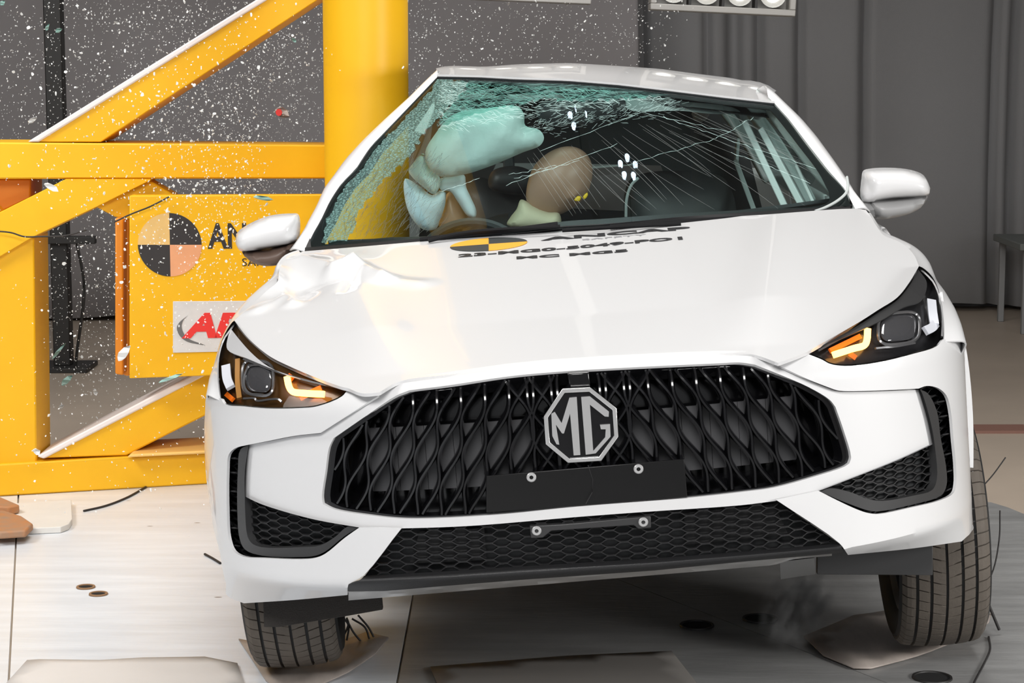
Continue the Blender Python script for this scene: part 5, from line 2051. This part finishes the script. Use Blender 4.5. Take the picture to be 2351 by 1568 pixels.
# whisker cables hanging at the wheels (attached to the car)
def car_cable(pxs, Y, r, nm='whisker_cable'):
    P_ = [CI @ at(x, y, Y) for x, y in pxs]
    tube(nm, smooth_path(P_, 6), r, WIRE, car, 5)


car_cable([(2243, 1330), (2262, 1370), (2294, 1446)], 5.75, 0.0045, 'broken_rod')
car_cable([(2241, 1340), (2242, 1400), (2243, 1442)], 5.75, 0.0035)
car_cable([(2296, 1172), (2294, 1240), (2276, 1320), (2238, 1372), (2222, 1400)], 5.85, 0.0024)
car_cable([(2309, 1050), (2280, 1090), (2246, 1128)], 5.70, 0.0020)
for k_, (a_, b_) in enumerate((((2214, 1400), (2206, 1446)), ((2222, 1404), (2230, 1446)), ((2226, 1390), (2214, 1440)), ((2238, 1424), (2206, 1438)))):
    car_cable([a_, ((a_[0] + b_[0]) / 2 + 3, (a_[1] + b_[1]) / 2), b_], 5.75, 0.003)
for pxs in ([(796, 1418), (800, 1432), (776, 1484)], [(800, 1430), (812, 1452), (832, 1476)], [(808, 1420), (838, 1440), (848, 1466)], [(822, 1412), (846, 1440), (858, 1462)], [(786, 1414), (800, 1436), (796, 1470)]):
    car_cable(pxs, 5.62, 0.003)
ground_cable('floor_cable', [(2270, 1462), (2273, 1490), (2258, 1525), (2236, 1568), (2230, 1590)], 0.003, WIRE, 'thin black cable on the steel floor right of the right tyre')

# ================================================================== crash test dummy in the driver's seat
dum = thing('crash_test_dummy', 'bald tan crash test dummy slumped sideways behind the cracked windshield', 'dummy', mtx=CM @ Matrix.Translation(car_at(1240, 700, 2.15)))
DI = dum.matrix_world.inverted() @ CM


def dl(p):
    return DI @ p


hc_ = car_at(1282, 420, 2.05)
up_ = Vector((0.66, -0.10, 0.74)).normalized()
fw_ = Vector((0.45, 0.62, -0.42))
fw_ = (fw_ - up_ * fw_.dot(up_)).normalized()
sd_ = fw_.cross(up_).normalized()
V_, F_ = [], []
nu, nv = 40, 28
for i in range(nv + 1):
    th_ = pi * i / nv
    for j in range(nu):
        ph_ = 2 * pi * j / nu
        d_ = Vector((sin(th_) * cos(ph_), sin(th_) * sin(ph_), cos(th_)))     # x side, y forward, z up
        rx, ry, rz = 0.088, 0.104, 0.130
        x, y, z = d_.x * rx, d_.y * ry, d_.z * rz
        low = max(0, -d_.z)
        x *= 1 - 0.28 * low
        y *= 1 - 0.10 * low
        if d_.y > 0:                                         # brow, eye hollows, nose, lips, chin
            y += 0.007 * exp(-((z - 0.030) / 0.012) ** 2) * d_.y
            for e in (-1, 1):
                y -= 0.010 * exp(-(((x - e * 0.032) / 0.014) ** 2 + ((z - 0.010) / 0.012) ** 2)) * d_.y
            y += 0.022 * exp(-((x / 0.012) ** 2 + ((z + 0.020) / 0.022) ** 2)) * d_.y
            y += 0.006 * exp(-((x / 0.025) ** 2 + ((z + 0.058) / 0.008) ** 2)) * d_.y
            y += 0.010 * exp(-((x / 0.03) ** 2 + ((z + 0.095) / 0.016) ** 2)) * d_.y
        for e in (-1, 1):                                    # ears
            x += e * 0.012 * exp(-(((y + 0.005) / 0.016) ** 2 + ((z - 0.005) / 0.028) ** 2)) * (d_.x * e > 0.5)
        V_.append(dl(hc_ + sd_ * x + fw_ * y + up_ * z))
for i in range(nv):
    for j in range(nu):
        F_.append((i * nu + j, i * nu + (j + 1) % nu, (i + 1) * nu + (j + 1) % nu, (i + 1) * nu + j))
head = obj('head', V_, F_, SKIN, dum, True, 80, recalc=True)
head.modifiers.new('smooth', 'SUBSURF').levels = 1


def dum_pillow(name, pxs, y, thick, m, parent, back=1.0, wrinkle=0.0, n=4):
    base = [dl(car_at(q[0], q[1], y)) for q in smooth_path([Vector(p) for p in pxs], n, True)]
    return pillow(name, base, thick, m, parent, None, None, back, wrinkle)


dum_pillow('neck_shield', [(1164, 516), (1172, 498), (1186, 480), (1196, 458), (1222, 470), (1258, 486), (1284, 490), (1286, 520), (1230, 530)], 2.02, 0.06, SLEEVE, dum, wrinkle=0.02)
for pxs in ([(1318, 460), (1326, 450), (1334, 452), (1330, 462)], [(1338, 452), (1348, 442), (1350, 448), (1342, 458)]):
    dum_pillow('face_marker', pxs, 1.955, 0.004, MARK_YELLOW, head, n=2)
# torso with both arms: one continuous skinned figure in a dark suit
def skinned(name, pts, edges, rad, m, parent, root=0):
    me = bpy.data.meshes.new(name)
    me.from_pydata([tuple(p) for p in pts], edges, [])
    o_ = link(name, me, m, parent, False)
    sk = o_.modifiers.new('skin', 'SKIN')
    sk.use_smooth_shade = True
    for v_, r_ in zip(me.skin_vertices[0].data, rad):
        v_.radius = r_ if isinstance(r_, tuple) else (r_, r_)
    me.skin_vertices[0].data[root].use_root = True
    sb = o_.modifiers.new('subd', 'SUBSURF')
    sb.levels = sb.render_levels = 1
    return o_


pel = car_at(1215, 880, 2.35)
J = [pel, pel + Vector((0.0, 0.02, 0.20)), car_at(1210, 560, 2.22), car_at(1212, 515, 2.14),
     car_at(1110, 545, 2.24), car_at(1045, 600, 2.15), car_at(1085, 620, 1.82),
     car_at(1320, 545, 2.2), car_at(1370, 660, 2.12), car_at(1300, 690, 1.85),
     pel + Vector((-0.12, -0.45, 0.02)), pel + Vector((-0.13, -0.75, -0.12)), pel + Vector((0.12, -0.45, 0.02)), pel + Vector((0.13, -0.75, -0.12))]
E_ = [(0, 1), (1, 2), (2, 3), (2, 4), (4, 5), (5, 6), (2, 7), (7, 8), (8, 9), (0, 10), (10, 11), (0, 12), (12, 13)]
RR = [(0.17, 0.13), (0.16, 0.12), (0.15, 0.11), 0.06, 0.065, 0.05, 0.035, 0.065, 0.05, 0.035, 0.085, 0.06, 0.085, 0.06]
skinned('torso_suit', [dl(p) for p in J], E_, RR, SHIRT, dum)
dum_pillow('upper_arm', [(1008, 520), (1016, 480), (1024, 448), (1034, 440), (1050, 462), (1066, 488), (1078, 520)], 2.20, 0.05, SKIN, dum)

# ================================================================== flying glass
FRAG = mat('glass_fragment', (0.88, 0.90, 0.89), 0.25, 0, 0.6)
TEAL = mat('teal_glass_shard', (0.36, 0.58, 0.53), 0.2, 0, 0.6)
PALE = mat('pale_trim_shard', (0.78, 0.79, 0.78), 0.4)


def frag_geo(rnd, r):
    n_ = rnd.choice((4, 5, 6))
    a0 = rnd.uniform(0, 6.28)
    st = rnd.uniform(0.45, 1.0)
    th_ = 0.35 * r
    P_ = [(r * rnd.uniform(0.65, 1.1) * cos(a0 + 2 * pi * i / n_), st * r * rnd.uniform(0.65, 1.1) * sin(a0 + 2 * pi * i / n_)) for i in range(n_)]
    V_ = [(x, y, th_ / 2) for x, y in P_] + [(x * 0.92, y * 0.92, -th_ / 2) for x, y in P_]
    F_ = [tuple(range(n_)), tuple(reversed(range(n_, 2 * n_)))] + [(i, n_ + i, n_ + (i + 1) % n_, (i + 1) % n_) for i in range(n_)]
    return V_, F_


rnd = random.Random(21)


def cloud_point():
    while True:
        u_ = rnd.random()
        if u_ < 0.90:
            p_ = Vector((rnd.uniform(-2.75, -0.42), rnd.uniform(7.0, 10.6), rnd.uniform(0.03, 2.15)))
            if p_.y < 8.35 and rnd.random() < 0.55:
                continue
            # denser towards the struck door and the dark gap behind the rig
            if rnd.random() > 0.40 + 0.60 * exp(-((p_.x + 1.05) / 0.65) ** 2):
                continue
        elif u_ < 0.97:
            p_ = Vector((-0.95 + rnd.gauss(0, 0.28), 7.3 + rnd.gauss(0, 0.25), 1.15 + rnd.gauss(0, 0.3)))
        else:
            p_ = Vector((rnd.uniform(-0.45, 0.75), rnd.uniform(8.6, 10.5), rnd.uniform(1.5, 1.95)))
        # keep clear of the rig's steel, the pole and the car
        if 7.45 < p_.y < 8.32 or (p_ - Vector((PX, PY, p_.z))).length < PR + 0.05:
            if not (p_.y < 7.5 and (p_ - Vector((PX, PY, p_.z))).length > PR + 0.05):
                continue
        q = CI @ p_
        if -1.0 < q.x < 1.0 and 0 < q.y < 4.7 and q.z < 1.62 and q.x > -0.98 + 0.0 * q.z:
            if not (q.x < -0.97):
                continue
        if p_.z < 0.03:
            continue
        return p_


pts = []
for i in range(19000):
    r_ = 0.0021 * exp(abs(rnd.gauss(0, 0.55)))
    pts.append((min(r_, 0.0085), cloud_point()))
pts.sort(key=lambda t: -t[0] / t[1].y)
shapes = []
for i in range(10):
    v, f = frag_geo(rnd, 1.0)
    me = bpy.data.meshes.new('glass_fragment')
    me.from_pydata(v, [], f)
    me.materials.append(FRAG)
    shapes.append(me)
for r_, p_ in pts[:300]:
    o = bpy.data.objects.new('glass_fragment', rnd.choice(shapes))
    o.location = p_
    o.scale = (r_, r_, r_)
    o.rotation_euler = (rnd.uniform(0, 6.28), rnd.uniform(0, 6.28), rnd.uniform(0, 6.28))
    COL.objects.link(o)
    q_ = p_ - Vector((0, 0, CAM_H))
    dep = q_.y * CP - q_.z * SP
    ix, iy = 1175.5 + FPX * q_.x / dep, 784 - FPX * (q_.y * SP + q_.z * CP) / dep
    if ix > 745:
        zn = 'beside the pole above the roof'
    elif iy < 328:
        zn = 'above the yellow cross beam'
    elif iy < 450:
        zn = 'level with the yellow cross beam'
    elif ix > 262 and iy < 870:
        zn = 'around the sign board'
    else:
        zn = 'low by the left upright'
    tag(o, 'small white glass fragment in the air ' + zn, 'fragment', 'glass fragments ' + zn)
V_, F_ = [], []
from mathutils import Euler
for r_, p_ in pts[300:]:
    v, f = frag_geo(rnd, r_)
    R_ = Euler((rnd.uniform(0, 6.28), rnd.uniform(0, 6.28), rnd.uniform(0, 6.28))).to_matrix()
    b_ = len(V_)
    V_ += [p_ + R_ @ Vector(q) for q in v]
    F_ += [tuple(b_ + i for i in q) for q in f]
o = obj('glass_spray', V_, F_, FRAG, None, False)
tag(o, 'fine spray of tiny glass specks hanging in the air on the left', 'glass spray', None, 'stuff')


def shard(name, px0, px1, wpx, Y, m, lab, cat='shard'):
    a_, b_ = at(*px0, Y), at(*px1, Y)
    d_ = b_ - a_
    n_ = Vector((0, -1, 0)).cross(d_).normalized()
    hw = wpx / FPX * Y / 2
    prof = [(0, 0.15), (0.12, 0.7), (0.35, 1.0), (0.7, 0.85), (1.0, 0.1)]
    P_ = [a_ + d_ * t_ + n_ * hw * w_ for t_, w_ in prof] + [a_ + d_ * t_ - n_ * hw * w_ * 0.8 for t_, w_ in reversed(prof)]
    P_ = [p_ + Vector((0, 0.01 * sin(9 * i), 0)) for i, p_ in enumerate(P_)]
    o_ = prism(name, P_, (0, 0.004, 0), m, None, 0)
    return tag(o_, lab, cat, 'larger shards flying in the air')


SH = [((102, 422), (135, 440), 15, 7.35, PALE, 'white pointed shard in the air before the diagonal below the cross beam'),
      ((582, 452), (628, 459), 11, 7.3, TEAL, 'flat teal shard floating above the lettering on the yellow board'),
      ((142, 884), (166, 862), 15, 8.6, TEAL, 'teal rectangular shard in the dark gap beside the left upright'),
      ((120, 824), (150, 788), 8, 8.6, TEAL, 'thin pale teal stick flying just above the teal rectangular shard'),
      ((272, 828), (298, 794), 22, 7.4, PALE, 'white shard flying in front of the orange flange of the board'),
      ((365, 878), (420, 858), 9, 7.4, TEAL, 'thin teal splinter in the air below the sign board'),
      ((66, 282), (84, 270), 12, 8.6, PALE, 'white shard in the air above the left end of the cross beam'),
      ((106, 70), (112, 55), 8, 8.7, TEAL, 'teal shard high in the air left of the dark post'),
      ((128, 74), (142, 66), 11, 8.7, TEAL, 'teal shard high in the air in front of the dark post'),
      ((2, 12), (10, 2), 12, 8.7, TEAL, 'teal shard at the top left corner of the view'),
      ((670, 88), (680, 98), 8, 8.7, TEAL, 'teal shard near the top between the diagonal and the pole'),
      ((262, 50), (276, 56), 6, 8.7, PALE, 'white splinter high up left of the upper diagonal'),
      ((215, 893), (222, 908), 10, 8.6, PALE, 'white shard low in the gap right of the teal rectangular shard'),
      ((76, 1032), (92, 1044), 14, 7.45, PALE, 'white scrap at the foot of the left upright'),
      ((136, 938), (146, 930), 10, 8.6, PALE, 'white lump low in the dark gap beside the left upright')]
for a in SH:
    shard('glass_shard', *a)
o = shard('plastic_scrap', (632, 252), (664, 268), 26, 8.7, mat('beige_scrap', (0.42, 0.35, 0.31), 0.6), 'beige plastic scrap with a red spot in the air left of the pole', 'scrap')
c = at(641, 258, 8.69)
n_ = 14
r_ = 0.013
V_ = [(c.x + r_ * cos(2 * pi * i / n_), c.y - 0.014, c.z + r_ * 1.1 * sin(2 * pi * i / n_)) for i in range(n_)] + [(c.x + r_ * cos(2 * pi * i / n_), c.y - 0.002, c.z + r_ * 1.1 * sin(2 * pi * i / n_)) for i in range(n_)]
F_ = [tuple(range(n_)), tuple(reversed(range(n_, 2 * n_)))] + [(i, n_ + i, n_ + (i + 1) % n_, (i + 1) % n_) for i in range(n_)]
obj('red_spot', V_, F_, SIGN_RED, o, False, recalc=True)

# ================================================================== dust puff by the right tyre
dm = bpy.data.materials.new('dust')
dm.use_nodes = True
nt = dm.node_tree
nt.nodes.remove(nt.nodes['Principled BSDF'])
vs = nt.nodes.new('ShaderNodeVolumeScatter')
vs.inputs['Color'].default_value = (0.99, 0.98, 0.97, 1)
tcn = nt.nodes.new('ShaderNodeTexCoord')
no = nt.nodes.new('ShaderNodeTexNoise')
no.inputs['Scale'].default_value = 2.6
no.inputs['Detail'].default_value = 4
nt.links.new(tcn.outputs['Object'], no.inputs['Vector'])
gr = nt.nodes.new('ShaderNodeTexGradient')
gr.gradient_type = 'SPHERICAL'
nt.links.new(tcn.outputs['Object'], gr.inputs['Vector'])
m1 = nt.nodes.new('ShaderNodeMath')
m1.operation = 'MULTIPLY'
mr = nt.nodes.new('ShaderNodeMapRange')
mr.inputs['From Min'].default_value = 0.42
mr.inputs['From Max'].default_value = 0.7
mr.inputs['To Max'].default_value = 34.0
nt.links.new(no.outputs['Fac'], mr.inputs[0])
nt.links.new(mr.outputs[0], m1.inputs[0])
nt.links.new(gr.outputs['Fac'], m1.inputs[1])
nt.links.new(m1.outputs[0], vs.inputs['Density'])
nt.links.new(vs.outputs[0], nt.nodes['Material Output'].inputs['Volume'])
bm = bmesh.new()
bmesh.ops.create_icosphere(bm, subdivisions=3, radius=1.0)
me = bpy.data.meshes.new('dust_puff')
bm.to_mesh(me)
bm.free()
dp = link('dust_puff', me, dm, None, True)
dp.location = at(1832, 1384, 5.55)
dp.scale = (0.10, 0.12, 0.15)
dp.rotation_euler = (0, radians(25), 0)
tag(dp, 'pale dust puff under the car left of the right front tyre', 'dust', None, 'stuff')

# two small ring lamps under the ceiling, mirrored as bright dots in the windshield
for (px, py), lab in (((1442, 382), 'ring of five small lamps overhead, mirrored low in the windshield'), ((1326, 268), 'ring of five small lamps overhead, mirrored high in the windshield')):
    P_ = W3(px, py)
    e_ = 0.01
    nx = Vector((-(f_glass(P_.x + e_, P_.z) - f_glass(P_.x - e_, P_.z)) / (2 * e_), 1, -(f_glass(P_.x, P_.z + e_) - f_glass(P_.x, P_.z - e_)) / (2 * e_)))
    nw = (CM.to_3x3() @ -nx).normalized()
    pw_ = CM @ P_
    d_ = ray(px, py).normalized()
    r_ = d_ - 2 * d_.dot(nw) * nw
    c = pw_ + r_ * ((6.2 - pw_.z) / r_.z)
    t = thing('ring_lamp', lab, 'lamp', c, 'ring lamps under the ceiling')
    rg = tube('lamp_ring', [(0.075 * cos(2 * pi * i / 32), 0.075 * sin(2 * pi * i / 32), 0.02) for i in range(32)], 0.012, BLACKP, t, 6, closed=True)
    tube('hanger', [(0, 0.0, 0.8), (0, 0.0, 0.06), (0.075, 0, 0.02)], 0.008, BLACKP, t, 6)
    for i in range(5):
        a_ = 2 * pi * i / 5 + 0.3
        n_ = 14
        V_ = [(0.075 * cos(a_) + 0.024 * cos(2 * pi * q / n_), 0.075 * sin(a_) + 0.024 * sin(2 * pi * q / n_), 0.0) for q in range(n_)]
        V_ += [(0.075 * cos(a_) + 0.020 * cos(2 * pi * q / n_), 0.075 * sin(a_) + 0.020 * sin(2 * pi * q / n_), 0.03) for q in range(n_)]
        F_ = [tuple(reversed(range(n_))), tuple(range(n_, 2 * n_))] + [(q, (q + 1) % n_, n_ + (q + 1) % n_, n_ + q) for q in range(n_)]
        obj('bulb', V_, F_, BLUE_BULB, t, False, recalc=True)
